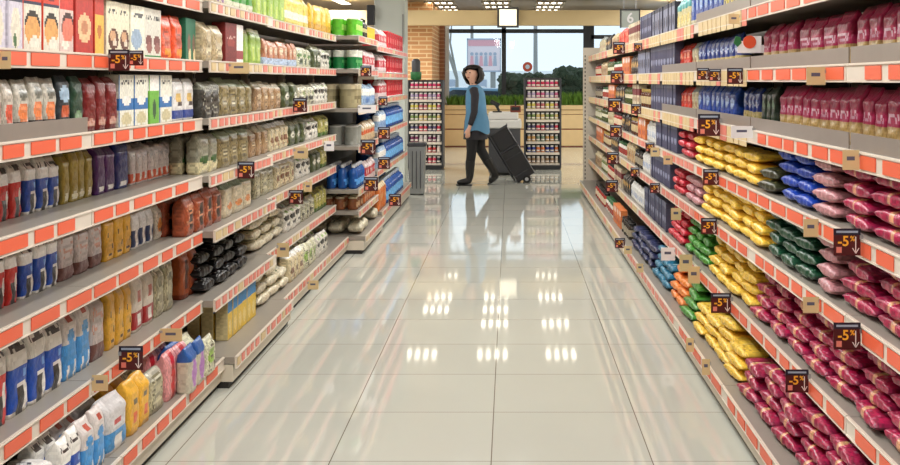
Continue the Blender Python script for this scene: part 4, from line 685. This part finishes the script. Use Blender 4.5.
# outside
struct('ground', MB().box(-60, 60, YB+.3, 160, -.35, -.25, M['asphalt']))
def hedge(x0, x1, y0, y1, z1, lab, seed):
    r = random.Random(seed); mb = MB().box(x0+.1, x1-.1, y0+.1, y1-.1, -.25, z1-.15, M['hedge'])
    bs = bmesh.new(); bmesh.ops.create_icosphere(bs, subdivisions=2, radius=1); bs.verts.index_update(); V = [v.co.copy() for v in bs.verts]; Fc = [[v.index for v in f_.verts] for f_ in bs.faces]; bs.free()
    for _ in range(330):
        c = Vector((r.uniform(x0, x1), r.uniform(y0, y1), r.uniform(.2, z1-.1))); s = r.uniform(.07, .19)
        if r.random() < .45: c.z = z1-.12+r.uniform(-.1, .1)
        mb.raw([c+v*s*r.uniform(.75, 1.25) for v in V], Fc, M['hedge'])
    o = mb.build('hedge'); tag(o, lab, 'hedge')
hedge((503-PX)/F*28, (522-PX)/F*28+.3, 27.6, 28.6, 1.46, 'dark clipped shrub outside the window, behind the checkout', 1)
hedge((558-PX)/F*28, (590-PX)/F*28, 27.6, 28.6, 1.62, 'dark bush outside the window beyond the tall display rack', 2)
hedge((529-PX)/F*26.5, (551-PX)/F*26.5, 26.3, 26.8, 1.46, 'dark bush seen just above the tall display rack', 4)
hedge((597-PX)/F*30.5, (620-PX)/F*30.5, 30, 31, 1.2, 'dark bush outside by the run end', 5)
bl = empty('billboard', ((484-PX)/F*48, 48, -.25)); tag(bl, 'large pink and white billboard outside the window', 'billboard'); k = 48/F
zb = lambda p: zat(p, 48)+.25
MB().box(-16.5*k, 16.5*k, -.1, .1, zb(71), zb(39), M['billwhite']).build('board', bl)
MB().box(-17*k, 17*k, -.13, .12, zb(40), zb(38.5), M['billgrey']).box(-17*k, 17*k, -.13, .12, zb(72), zb(70.5), M['billgrey']).box(-17*k, -16*k, -.13, .12, zb(72), zb(38.5), M['billgrey']).box(16*k, 17*k, -.13, .12, zb(72), zb(38.5), M['billgrey']).build('frame', bl)
MB().box(-15.5*k, 15.5*k, -.12, -.101, zb(46), zb(40), M['billpink']).build('printed_band', bl)
r = random.Random(9); mb = MB()
for q in range(6):
    cx = (-12+q*4.6)*k; mb.tube((cx, -.105, zb(54)), (cx, -.115, zb(54)), 1.7*k, 1.7*k, M['billgrey'], 14).raw([(cx-2.0*k, -.115, zb(66)), (cx+2.0*k, -.115, zb(66)), (cx+1.2*k, -.115, zb(56)), (cx-1.2*k, -.115, zb(56))], [(0, 1, 2, 3)], M['billgrey' if q % 2 else 'billpink'])
mb.build('printed_figures', bl)
for q in (-9, 9): MB().tube((q*k, .05, 0), (q*k, .05, zb(71)), .12, .12, M['grey']).build('post', bl)
def lamppost(px, Y, ztop, lab):
    x = (px-PX)/F*Y; o = MB().tube((0, 0, 0), (0, 0, ztop), .1, .06, M['grey']).build('street_lamp', None, (x, Y, -.25)); tag(o, lab, 'street lamp')
    MB().tube((0, 0, ztop), (.9, 0, ztop+.2), .04, .04, M['grey']).box(.8, 1.3, -.1, .1, ztop+.17, ztop+.25, M['grey']).build('lamp_arm', o)
lamppost(535.5, 40, 5.5, 'thin grey lamp post outside above the tall display rack')
lamppost(472, 55, 7.5, 'pale lamp post outside behind the billboard top')
def car(px, Y, rz, m, lab, s=1.0):
    root = empty('car', ((px-PX)/F*Y, Y, -.25), rz); tag(root, lab, 'car', 'cars parked outside'); root.scale = (s, s, s)
    prof = [(-2.1, .35), (-2.15, .7), (-1.9, .92), (-1.2, 1.0), (-.6, 1.42), (.8, 1.46), (1.55, 1.05), (2.05, .98), (2.15, .6), (2.1, .35)]
    vs = [(x, y, z) for y in (-.85, -.8 if False else .85) for x, z in prof]; n = len(prof)
    MB().raw(vs, [tuple(range(n)), tuple(range(n, 2*n))[::-1]]+[(i, i+n, (i+1) % n+n, (i+1) % n) for i in range(n)], m).build('body', root)
    w = [(-1.05, 1.02), (-.55, 1.36), (.75, 1.4), (1.35, 1.06)]
    for y in (-.86, .856): MB().raw([(x, y, z) for x, z in w]+[(x, y+.004, z) for x, z in w], [(0, 1, 2, 3), (7, 6, 5, 4), (0, 4, 5, 1), (1, 5, 6, 2), (2, 6, 7, 3), (3, 7, 4, 0)], M['carglass']).build('side_window', root)
    MB().raw([(-1.19, -.72, 1.02), (-1.19, .72, 1.02), (-.64, .7, 1.41), (-.64, -.7, 1.41)], [(0, 1, 2, 3)], M['carglass'], T=Matrix.Translation((-.012, 0, .012))).build('windscreen', root)
    for x in (-1.35, 1.35):
        for y in (-.88, .7): MB().tube((x, y, .33), (x, y+.18, .33), .33, .33, M['tyre'], 18).tube((x, y-.01, .33), (x, y+.19, .33), .18, .18, M['steel'], 12).build('wheel', root)
car(458, 37, .15, M['carwhite'], 'white car outside behind the woman')
car(487, 31, 2.9, M['carblue'], 'pale blue car parked outside between the woman and the window post')
car(575, 46, .1, M['carwhite'], 'white car far outside above the dark bush')
car(548, 52, 3.1, M['carblue'], 'pale blue car far outside above the tall display rack')
o = MB().tube((0, 0, 0), (0, 0, 1.75), .035, .035, M['grey']).build('road_sign', None, ((527.5-PX)/F*29, 29, -.25)); tag(o, 'round orange-red sign on a post outside, above the tall display rack', 'sign')
MB().tube((0, -.04, 2.02), (0, -.06, 2.02), .13, .13, M['redsign'], 24).tube((0, -.061, 2.02), (0, -.065, 2.02), .06, .06, M['white'], 16).box(-.1, .1, -.05, -.03, 1.7, 1.86, M['blackplastic']).build('sign_disc', o)
# bare pale tree outside
o = MB(); r = random.Random(4)
def branch(mb, p, d, l, rad, n):
    q = p+d*l; mb.tube(p, q, rad, rad*.6, M['bark'], 6, cap=False)
    if n:
        for _ in range(3): branch(mb, q, (d+Vector((r.uniform(-.6, .6), r.uniform(-.6, .6), r.uniform(-.1, .5)))).normalized(), l*.72, rad*.6, n-1)
branch(o, Vector((0, 0, 0)), Vector((0, 0, 1)), 1.7, .09, 4)
t = o.build('bare_tree', None, ((457-PX)/F*36, 36, -.25)); tag(t, 'pale leafless tree outside beside the white window trim', 'tree')
bd = empty('building', (3, 75, -.25)); tag(bd, 'long low pale building far across the road', 'building')
MB().box(-16, 16, 0, 8, 0, 2.3, M['building']).build('wall_block', bd)
for q in range(14): MB().box(-14+q*2.1, -13+q*2.1, -.05, 0, .9, 1.7, M['billgrey']).build('window', bd)

# ------------------------------------------------------------------ lamps
def louvre(x, y, lab):
    root = empty('ceiling_lamp', (x, y, ZC)); tag(root, lab, 'ceiling lamp', 'louvred ceiling lamps')
    mb = MB()
    for a in (-.3, .28): mb.box(a, a+.02, -.3, .3, -.03, 0, M['lampframe']).box(-.28, .28, a, a+.02, -.03, 0, M['lampframe'])
    mb.box(-.28, .28, -.28, .28, -.006, 0, M['lampframe']).build('frame', root)
    for i in range(4):
        MB().box(-.235+i*.135, -.17+i*.135, -.2, -.08, -.02, -.0065, M['lampcell']).box(-.235+i*.135, -.17+i*.135, .08, .2, -.02, -.0065, M['lampcell']).build('tube_cell', root)
COLW = {-1.42: 'nearer the rice shelving', -.28: 'over the middle of the aisle', .82: 'nearer the pasta shelving'}
rowsY = {17.5: 'first lamp row past the aisle', 19.7: 'second lamp row past the aisle', 20.9: 'lamp row just before the bulkhead', 22.1: 'first lamp row behind the bulkhead', 23.3: 'second lamp row behind the bulkhead', 24.4: 'lamp row next to the window'}
for y, rn in rowsY.items():
    for x, cn in COLW.items():
        if (y, x) in ((20.9, .82), (19.7, -1.42), (24.4, -.28)): continue
        louvre(x, y, f'louvred ceiling lamp {cn}, {rn}')
def strip_lamp(x, y, ln, e, lab, w=.22):
    root = empty('unseen_ceiling_lamp', (x, y, ZC)); tag(root, lab, 'ceiling lamp', 'long lamps over the shelving')
    MB().box(-w/2, w/2, -ln/2, ln/2, -.05, 0, M['lampframe'], bev=.004).build('housing', root)
    MB().box(-w/2+.015, w/2-.015, -ln/2+.015, ln/2-.015, -.056, -.0505, M['diffuser']).build('diffuser', root)
    l = bpy.data.lights.new('tube_light', 'AREA'); l.shape = 'RECTANGLE'; l.size = w; l.size_y = ln; l.energy = e; l.color = (1, .995, .985); lo = link('tube_light', l, root, (0, 0, -.062)); return root
n_ = 0
for x, nm in ((-.5, 'along the rice side of the aisle'), (.1, 'along the pasta side of the aisle')):
    for k, y in enumerate((-1.4, 1.3, 4.0, 6.7, 8.9, 11.1)):  # last pair is added out of view to brighten the white column
        strip_lamp(x, y, 2.0, 28, f'added unseen fill lamp {nm}, {ORD[k+1] if k else "first"} from the entrance end')
for x, nm in ((-3.3, 'behind the rice shelving'), (3.3, 'behind the pasta shelving')):
    for k, y in enumerate((5, 11, 15, 18.5, 21)): strip_lamp(x, y, 2.0, 105, f'added unseen fill lamp {nm}, {ORD[k+1] if k else "first"} of five')  # unseen side lamps, added to brighten the far part of the room
# illuminated square sign and number sign
o = empty('illuminated_sign', ((508-PX)/F*21.3, 21.33, zat(17.5, 21.3))); tag(o, 'square lit sign with dark frame hung on the tan bulkhead', 'sign')
mb = MB().box(-.2, .2, -.05, .05, -.19, .19, M['lampframe']); mb.build('housing', o)
mb = MB()
for a, b, c, d in ((-.21, .21, .16, .2), (-.21, .21, -.2, -.16), (-.21, -.17, -.16, .16), (.17, .21, -.16, .16)): mb.box(a, b, -.062, -.051, c, d, M['darkgrey'])
mb.build('frame', o); MB().box(-.168, .168, -.056, -.0505, -.158, .158, M['lampsign']).build('lit_face', o)
Y = 11.5; o = empty('aisle_number_sign', ((630-PX)/F*Y, Y, zat(18.5, Y))); tag(o, 'grey hanging sign with a white number 6 over the pasta shelving', 'sign'); k = Y/F
MB().box(-9*k, 9*k, -.02, .02, -9*k, 8*k, M['signgrey'], bev=.004).build('panel', o)
mb = MB()
for a in (-10, 9): mb.box(a*k, (a+1)*k, -.025, .025, -9.5*k, 8.5*k, M['darkgrey'])
mb.box(-10*k, 10*k, -.025, .025, 8*k, 9.4*k, M['darkgrey']).build('frame', o)
link('numeral', text_mesh('6', 14*k, M['white'], 'numeral', .002), o, (0, -.0225, 0), (math.pi/2, 0, 0))
for a in (-6, 6): MB().tube((a*k, 0, 8.5*k), (a*k, 0, ZC-o.location.z), .004, .004, M['steel'], 6).build('hanger', o)

# ------------------------------------------------------------------ display racks, counter, bin
def rack(px0, px1, Y, ytop, rows, lab, seed, pal, shelfname):
    r = random.Random(seed); x0, x1 = (px0-PX)/F*Y, (px1-PX)/F*Y; w = x1-x0; zt = zat(ytop, Y)
    root = empty('display_rack', ((x0+x1)/2, Y, 0)); tag(root, lab, 'display rack')
    MB().box(-w/2, w/2, .34, .36, .02, zt, M['darkgrey']).build('back_panel', root)
    for s in (-1, 1): MB().box(s*w/2-.015, s*w/2+.015, .0, .36, .02, zt, M['darkgrey']).build('side_panel', root)
    MB().box(-w/2, w/2, -.05, .38, 0, .07, M['blackplastic'], bev=.005).build('base', root)
    zs = [.08+(zt-.24)*(i/(rows-1)) for i in range(rows)]
    for i, z in enumerate(zs):
        sh = MB().box(-w/2+.017, w/2-.017, .0, .338, z, z+.012, M['shelf']).build('shelf', root)
        MB().box(-w/2+.017, w/2-.017, -.008, -.0005, z-.02, z+.02, M['strip']).build('price_strip', sh)
        c = pal[i % len(pal)]; n = 7; ww = (w-.05)/n
        for v in range(1):
            for q in range(n):
                cc = c[(q//2) % len(c)]; key = ('rk', cc)
                if key not in MESH: MESH[key] = lathe_mesh('cosmetic_bottle', .062, .115, D(cc, [(.8, 1, W_)], [(.5, .3, .3, .14, (230, 220, 210))]), 'jar', 10)
                put_ = link('cosmetic_bottle', MESH[key], None, ((x0+x1)/2-w/2+.025+ww*(q+.5), Y+.05, z+.013)); tag(put_, f'small bottle standing on the {["lowest", "second", "third", "fourth", "fifth", "sixth", "seventh", "uppermost"][i]} tier of the {shelfname}', 'bottle', f'bottles on tier {i+1} of the {shelfname}')
pal = [[(150, 120, 90), (190, 170, 150)], [(60, 70, 140), (210, 120, 70)], [(196, 150, 90), (120, 140, 120)], [(90, 80, 110), (190, 60, 80)], [(120, 140, 80), (206, 180, 110)], [(206, 190, 90), (190, 110, 110)], [(176, 160, 190), (200, 100, 140)], [(206, 60, 110), (190, 40, 70)]]
rack(408, 442.5, 17.3, 80, 8, 'narrow display rack before the brick wall', 1, [[(206, 60, 90), (60, 60, 70)], [(190, 60, 60), (230, 200, 190)], [(120, 60, 90), (200, 190, 190)]]+pal[3:], 'brick-side rack')
rack(525, 560.5, 17.3, 78, 8, 'tall display rack beside the black trolley', 2, pal, 'trolley-side rack')
# topmost object on the brick-side rack
zt = zat(80, 17.3); o = empty('dispenser', ((415-PX)/F*17.3, 17.48, zt)); tag(o, 'dark grey and green dispenser on top of the brick-side rack', 'dispenser')
MB().lathe([(.05, 0), (.085, .01), (.09, .12), (.085, .13)], M['green'], 16).build('body', o); MB().lathe([(.07, .1305), (.07, .3), (.05, .33), (.02, .34)], M['darkgrey'], 16).build('top', o)
# checkout counter
Y = 16.2; k = Y/F
o = empty('checkout_counter', ((504.5-PX)*k, Y, 0)); tag(o, 'dark grey checkout counter with a white top behind the trolley', 'counter')
MB().box(-16*k, 16*k, 0, .9, .04, .70, M['darkgrey'], bev=.01).build('body', o); MB().box(-15*k, 15*k, .03, .88, 0, .04, M['toe']).build('toe_kick', o)
MB().box(-17.5*k, 17*k, -.03, .93, .70, .82, M['counter'], bev=.02).build('worktop', o)
MB().box(-16.5*k, 14*k, .2, .8, .82, .93, M['counter'], bev=.02).build('raised_ledge', o)
o = empty('barcode_scanner', ((497-PX)*k, Y+.3, .93)); tag(o, 'black hand scanner resting on the white checkout counter', 'scanner')
MB().box(-.07, .07, -.05, .05, 0, .02, M['blackplastic'], bev=.005).build('base', o); MB().tube((.03, 0, .02), (-.03, 0, .14), .02, .025, M['blackplastic']).build('stem', o); MB().tube((-.1, 0, .17), (.03, 0, .1), .03, .035, M['blackplastic']).build('head', o)
o = empty('card_terminal', ((519-PX)*k-.05, Y+.35, .93)); tag(o, 'dark brown payment terminal on the white checkout counter', 'terminal')
MB().box(-.08, .08, -.04, .04, 0, .1, M['redwood'], bev=.01).build('body', o); MB().box(-.06, .06, -.045, -.0405, .03, .08, M['blackplastic']).build('screen', o); MB().tube((0, 0, .1), (0, .0, .17), .012, .012, M['blackplastic']).build('stand', o)
# grey waste bin at the end of the detergent bay
Y = 13.45; k = Y/F; o = empty('waste_bin', ((416.5-PX)*k, Y, 0)); tag(o, 'tall grey square bin at the end of the detergent bay', 'bin')
zt = zat(143, Y)
MB().raw([(s*(.088 if z == 0 else .105), t*(.088 if z == 0 else .105)+.1, z+.015) for z in (0, zt-.06) for s, t in ((-1, -1), (1, -1), (1, 1), (-1, 1))], [(3, 2, 1, 0), (4, 5, 6, 7), (0, 1, 5, 4), (1, 2, 6, 5), (2, 3, 7, 6), (3, 0, 4, 7)], M['grey']).build('body', o)
MB().box(-.115, .115, -.015, .215, zt-.044, zt, M['darkgrey'], bev=.012).build('lid', o); MB().box(-.08, .08, .02, .18, 0, .0145, M['toe']).build('foot', o)
for a in (-.05, .0, .05): MB().box(a-.004, a+.004, -.012, .004, .08, zt-.1, M['darkgrey']).build('rib', o)

# ------------------------------------------------------------------ the woman
def skin_obj(name, pts, edges, mt, parent=None, sub=2, root=0):
    me = bpy.data.meshes.new(name); me.from_pydata([p[:3] for p in pts], edges, []); o = link(name, me, parent); me.materials.append(mt)
    s = o.modifiers.new('Skin', 'SKIN'); s.use_smooth_shade = True
    d = me.skin_vertices[0].data if me.skin_vertices else None
    if d is None: bm = bmesh.new(); bm.from_mesh(me); bm.verts.layers.skin.verify(); bm.to_mesh(me); bm.free(); d = me.skin_vertices[0].data
    for i, p in enumerate(pts):
        rr = p[3]; d[i].radius = (rr, rr) if not isinstance(rr, tuple) else rr; d[i].use_root = (i == root)
    m = o.modifiers.new('Sub', 'SUBSURF'); m.levels = sub; m.render_levels = sub
    return o
Yw = 14.75; wx = (474-PX)/F*Yw
wm = empty('person', (wx, Yw, 0)); tag(wm, 'dark-haired person in a blue sleeveless vest and black leggings pulling a trolley', 'person')
# local frame: walks towards -x, camera side is -y
B = [(.02, 0, .86, .105), (.01, 0, .98, .095), (-.0, 0, 1.12, .105), (0, 0, 1.26, .10), (-.005, 0, 1.335, .055), (-.02, -.01, 1.40, .045), (-.035, -.015, 1.46, .072), (-.03, -.01, 1.525, .088), (-.025, -.005, 1.56, .07),
     (-.085, -.105, 1.485, .012),
     # camera-side arm (hanging slightly forward)
     (.0, -.13, 1.27, .05), (.02, -.185, 1.20, .043), (.01, -.20, .99, .036), (-.05, -.19, .80, .027), (-.065, -.188, .745, .03), (-.072, -.187, .715, .026),
     # far arm reaching back to the trolley handle
     (.0, .13, 1.27, .05), (.04, .195, 1.19, .043), (.08, .245, 1.0, .036), (.10, .265, .845, .027), (.10, .27, .80, .029), (.10, .27, .77, .026),
     # near leg forward, far leg back
     (-.01, -.085, .80, .09), (-.03, -.085, .46, .058), (-.05, -.08, .27, .05), (-.055, -.08, .09, .036), (-.15, -.085, .035, .03), (-.19, -.085, .03, .022),
     (.03, .085, .80, .09), (.09, .085, .47, .058), (.19, .08, .29, .05), (.29, .08, .15, .036), (.24, .08, .06, .03), (.21, .08, .035, .02)]
Eg = [(0, 1), (1, 2), (2, 3), (3, 4), (4, 5), (5, 6), (6, 7), (7, 8), (6, 9), (3, 10), (10, 11), (11, 12), (12, 13), (13, 14), (14, 15), (3, 16), (16, 17), (17, 18), (18, 19), (19, 20), (20, 21),
      (0, 22), (22, 23), (23, 24), (24, 25), (25, 26), (26, 27), (0, 28), (28, 29), (29, 30), (30, 31), (31, 32), (32, 33)]
def fingers(hand, tip, direction, up, lens=(.062, .072, .067, .052)):
    hx = Vector(B[tip][:3]); d = Vector(direction).normalized(); u = Vector(up).normalized(); c = d.cross(u)
    for i, l in enumerate(lens):
        p = hx+u*(.024-.016*i)+d*.012; q = p+d*l*.5; r_ = q+(d*.8+c*.6).normalized()*l*.5
        n = len(B); B.extend([(*p, .0095), (*q, .0085), (*r_, .007)]); Eg.extend([(tip, n), (n, n+1), (n+1, n+2)])
    hb = Vector(B[hand][:3]); n = len(B); p = hb+u*.034+d*.012; q = p+(d*.9+u*.35).normalized()*.035; B.extend([(*p, .012), (*q, .009)]); Eg.extend([(hand, n), (n, n+1)])
fingers(14, 15, (-.15, 0, -1), (-1, 0, .1)); fingers(20, 21, (.1, .1, -1), (-1, 0, .1), (.05, .055, .052, .045))
body = skin_obj('body', B, Eg, M['skin'], wm)
def ringpath(pts, m, name, n=14, parent=wm, cap=True):
    """tube through points (x, y, z, r)"""
    mb = MB(); vs = []
    for i, p in enumerate(pts):
        a = Vector(pts[max(0, i-1)][:3]); b = Vector(pts[min(len(pts)-1, i+1)][:3]); d = (b-a).normalized(); u = d.cross(Vector((0, 1, 0))).normalized(); w = d.cross(u)
        for k in range(n): vs.append(Vector(p[:3])+(u*math.cos(2*math.pi*k/n)+w*math.sin(2*math.pi*k/n))*p[3])
    mb.raw(vs, [(j*n+k, j*n+(k+1) % n, (j+1)*n+(k+1) % n, (j+1)*n+k) for j in range(len(pts)-1) for k in range(n)], m, True)
    if cap: mb.raw(vs, [tuple(range(n))[::-1], tuple(range((len(pts)-1)*n, len(pts)*n))], m)
    return mb.build(name, parent)
ringpath([(-.01, -.085, .84, .1), (-.02, -.085, .65, .088), (-.03, -.085, .46, .067), (-.048, -.081, .3, .06), (-.054, -.08, .2, .05)], M['black'], 'leggings')
ringpath([(.03, .085, .84, .1), (.06, .085, .65, .088), (.09, .085, .47, .068), (.18, .08, .31, .06), (.25, .08, .2, .05)], M['black'], 'leggings')
def boot(pts, sole, name='boot'):
    o = ringpath(pts, M['leather'], name, 12); MB().raw([Vector(p) for p in sole]+[Vector(p)+Vector((0, 0, .018)) for p in sole], [tuple(range(len(sole)))[::-1], tuple(range(len(sole), 2*len(sole)))]+[(i, (i+1) % len(sole), len(sole)+(i+1) % len(sole), len(sole)+i) for i in range(len(sole))], M['leather']).build('sole', o)
boot([(-.048, -.08, .33, .066), (-.052, -.08, .22, .06), (-.055, -.08, .12, .05), (-.07, -.08, .066, .05), (-.13, -.085, .052, .042), (-.19, -.085, .045, .034), (-.225, -.085, .042, .018)], [(-.02, -.12, 0), (-.02, -.04, 0), (-.13, -.035, 0), (-.22, -.055, 0), (-.24, -.085, 0), (-.22, -.115, 0), (-.13, -.135, 0)])
boot([(.175, .08, .335, .066), (.225, .08, .25, .06), (.275, .08, .16, .052), (.28, .08, .1, .05), (.25, .08, .07, .044), (.22, .08, .05, .036), (.2, .08, .045, .02)], [(.33, .045, .1), (.33, .115, .1), (.24, .12, .02), (.19, .1, .002), (.18, .08, .0), (.19, .06, .002), (.24, .04, .02)])
MB().loft([(.02, 0, .62, .165, .19), (.02, 0, .74, .16, .185), (.015, 0, .86, .145, .17), (.01, 0, .98, .115, .145), (0, 0, 1.12, .122, .15), (0, 0, 1.24, .115, .155), (0, 0, 1.31, .085, .12), (-.005, 0, 1.355, .05, .06)], M['dress'], 24).build('dress', wm)
ringpath([(.0, -.12, 1.29, .06), (.02, -.185, 1.215, .056), (.015, -.197, 1.1, .05), (.01, -.20, .99, .046), (-.02, -.196, .89, .04), (-.045, -.19, .82, .035)], M['dress'], 'sleeve')
ringpath([(.0, .12, 1.29, .06), (.04, .19, 1.2, .056), (.06, .225, 1.1, .05), (.08, .245, 1.0, .046), (.09, .257, .93, .04), (.098, .264, .87, .035)], M['dress'], 'sleeve')
# open sleeveless vest: a shell round the back and sides, gap at the front (-x)
mb = MB(); rings = [(.03, .72, .185, .215), (.03, .86, .175, .20), (.025, .98, .15, .175), (.015, 1.12, .145, .172), (.01, 1.24, .135, .165), (.005, 1.31, .11, .13), (0, 1.35, .07, .085)]
n = 22; a0, a1 = math.radians(-150), math.radians(150); vs = []
for off in (0, -.012):
    for cx, z, rx, ry in rings:
        for k in range(n+1):
            a = a0+(a1-a0)*k/n; vs.append((cx+(rx+off)*math.cos(a), (ry+off)*math.sin(a), z+(.03*math.sin(a*3) if z < .73 else 0)))
m1 = len(rings)*(n+1)
def armhole(j, k):
    a = a0+(a1-a0)*(k+.5)/n; return rings[j][1] >= 1.11 and rings[j][1] < 1.3 and abs(abs(a)-math.pi/2) < .34
fs = [(j*(n+1)+k, j*(n+1)+k+1, (j+1)*(n+1)+k+1, (j+1)*(n+1)+k) for j in range(len(rings)-1) for k in range(n) if not armhole(j, k)]
mb.raw(vs, fs+[tuple(m1+q for q in f_[::-1]) for f_ in fs], M['denim'], True); mb.build('vest', wm)
# hair: wavy bob around the back and sides, face turned to the camera
mb = MB(); r = random.Random(5)
hc = Vector((-.015, .012, 1.525))
vs = []; nn, kk = 20, 12
face = Vector((-.50, -.86, -.06)).normalized()
for j in range(kk+1):
    th = math.pi*(.02+.96*j/kk)
    for q in range(nn):
        ph = 2*math.pi*q/nn; d = Vector((math.sin(th)*math.cos(ph), math.sin(th)*math.sin(ph), math.cos(th)))
        fr_ = d.dot(face); rr = 1+.09*math.sin(ph*5+j)+.07*math.sin(ph*9-j*2)+(.08 if d.z < 0 else 0)
        if fr_ > .55: rr *= .80
        elif fr_ > .35: rr *= .93
        z = d.z*(.105 if d.z > 0 else .18); vs.append(hc+Vector((d.x*.145*rr, d.y*.135*rr, z)))
mb.raw(vs, [(j*nn+q, j*nn+(q+1) % nn, (j+1)*nn+(q+1) % nn, (j+1)*nn+q) for j in range(kk) for q in range(nn)
            if not (vs[j*nn+q]-hc).normalized().dot(face) > .52 or (vs[j*nn+q]-hc).z > .065], M['hair'], True)
mb.build('hair', wm)
side = face.cross(Vector((0, 0, 1))).normalized(); fc = Vector((-.033, -.012, 1.50))
for s in (-1, 1):
    p = fc+face*.088+side*s*.03+Vector((0, 0, .025)); MB().ball(p, .012, .012, .006, M['eye'], 8, 5).build('eye', wm)
p = fc+face*.078+Vector((0, 0, -.045)); MB().ball(p, .02, .02, .007, M['lip'], 10, 5).build('mouth', wm)

# ------------------------------------------------------------------ black trolley
tr = empty('wheeled_trolley', ((527-PX)/F*14.8, 15.22, 0)); tag(tr, 'black two-wheeled box trolley tilted behind the walking person', 'trolley')
tilt = Matrix.Translation((0, 0, .05)) @ Matrix.Rotation(math.radians(-31), 4, 'Y')
def tb(name, boxes, parent=tr):
    mb = MB()
    for b in boxes: mb.box(*b[:6], M[b[6]], T=tilt, bev=.006)
    return mb.build(name, parent)
lo = tb('lower_box', [(-.13, .14, -.17, .17, .02, .47, 'blackplastic')]); tb('ridge', [(-.137, -.131, -.15, .15, .08, .1, 'darkgrey'), (-.12, .13, -.177, -.171, .1, .115, 'darkgrey'), (-.12, .13, -.177, -.171, .36, .375, 'darkgrey')], lo)
tb('upper_crate', [(-.13, .14, -.17, .17, .49, .51, 'blackplastic'), (-.13, -.11, -.17, .17, .51, .78, 'blackplastic'), (.12, .14, -.17, .17, .51, .78, 'blackplastic'), (-.11, .12, -.17, -.155, .51, .78, 'blackplastic'), (-.11, .12, .155, .17, .51, .78, 'blackplastic')])
tb('rim', [(-.145, .155, -.185, -.171, .765, .795, 'darkgrey'), (-.145, -.131, -.17, .17, .765, .795, 'darkgrey'), (.141, .155, -.17, .17, .765, .795, 'darkgrey'), (-.145, .155, -.185, -.171, .475, .495, 'darkgrey')])
mb = MB()
for y in (-.1, .1): mb.tube(tilt @ Vector((-.16, y, .05)), tilt @ Vector((-.16, y, .93)), .009, .009, M['darkgrey'], 8)
mb.tube(tilt @ Vector((-.16, -.215, .93)), tilt @ Vector((-.16, .11, .93)), .012, .012, M['darkgrey'], 8).build('handle', tr)
for y in (-.21, .18): MB().tube((0, y, .055), (0, y+.03, .055), .055, .055, M['tyre'], 18).tube((0, y-.002, .055), (0, y+.032, .055), .025, .025, M['steel'], 12).build('wheel', tr)
MB().tube((0, -.2, .055), (0, .2, .055), .008, .008, M['steel'], 8).build('axle', tr)

# ------------------------------------------------------------------ sky, camera, render look
w = bpy.data.worlds.new('World'); bpy.context.scene.world = w; w.use_nodes = True
bg = w.node_tree.nodes['Background']; bg.inputs[0].default_value = (.80, .90, .97, 1); bg.inputs[1].default_value = 1.45
cam = bpy.data.cameras.new('Camera'); co = link('Camera', cam, None, (0, 0, H), (math.pi/2, 0, 0))
cam.sensor_width = 36; cam.lens = F/900*36; cam.shift_x = -(PX-450)/900; cam.shift_y = -(232.5-PY)/900; cam.clip_end = 300; cam.clip_start = .05
sc = bpy.context.scene; sc.camera = co
sc.view_settings.view_transform = 'Standard'; sc.view_settings.look = 'None'; sc.view_settings.gamma = 1; sc.view_settings.use_curve_mapping = False; sc.view_settings.exposure = -0.14
sc.cycles.use_denoising = True; sc.cycles.max_bounces = 8; sc.cycles.caustics_reflective = False; sc.cycles.sample_clamp_indirect = 6
from collections import Counter
c = Counter(o.name.split('.')[0] for o in bpy.data.objects if o.parent is None)
for o in bpy.data.objects:
    if 'label' in o and not 4 <= len(o['label'].split()) <= 16: print('LABEL', len(o['label'].split()), o['label'])
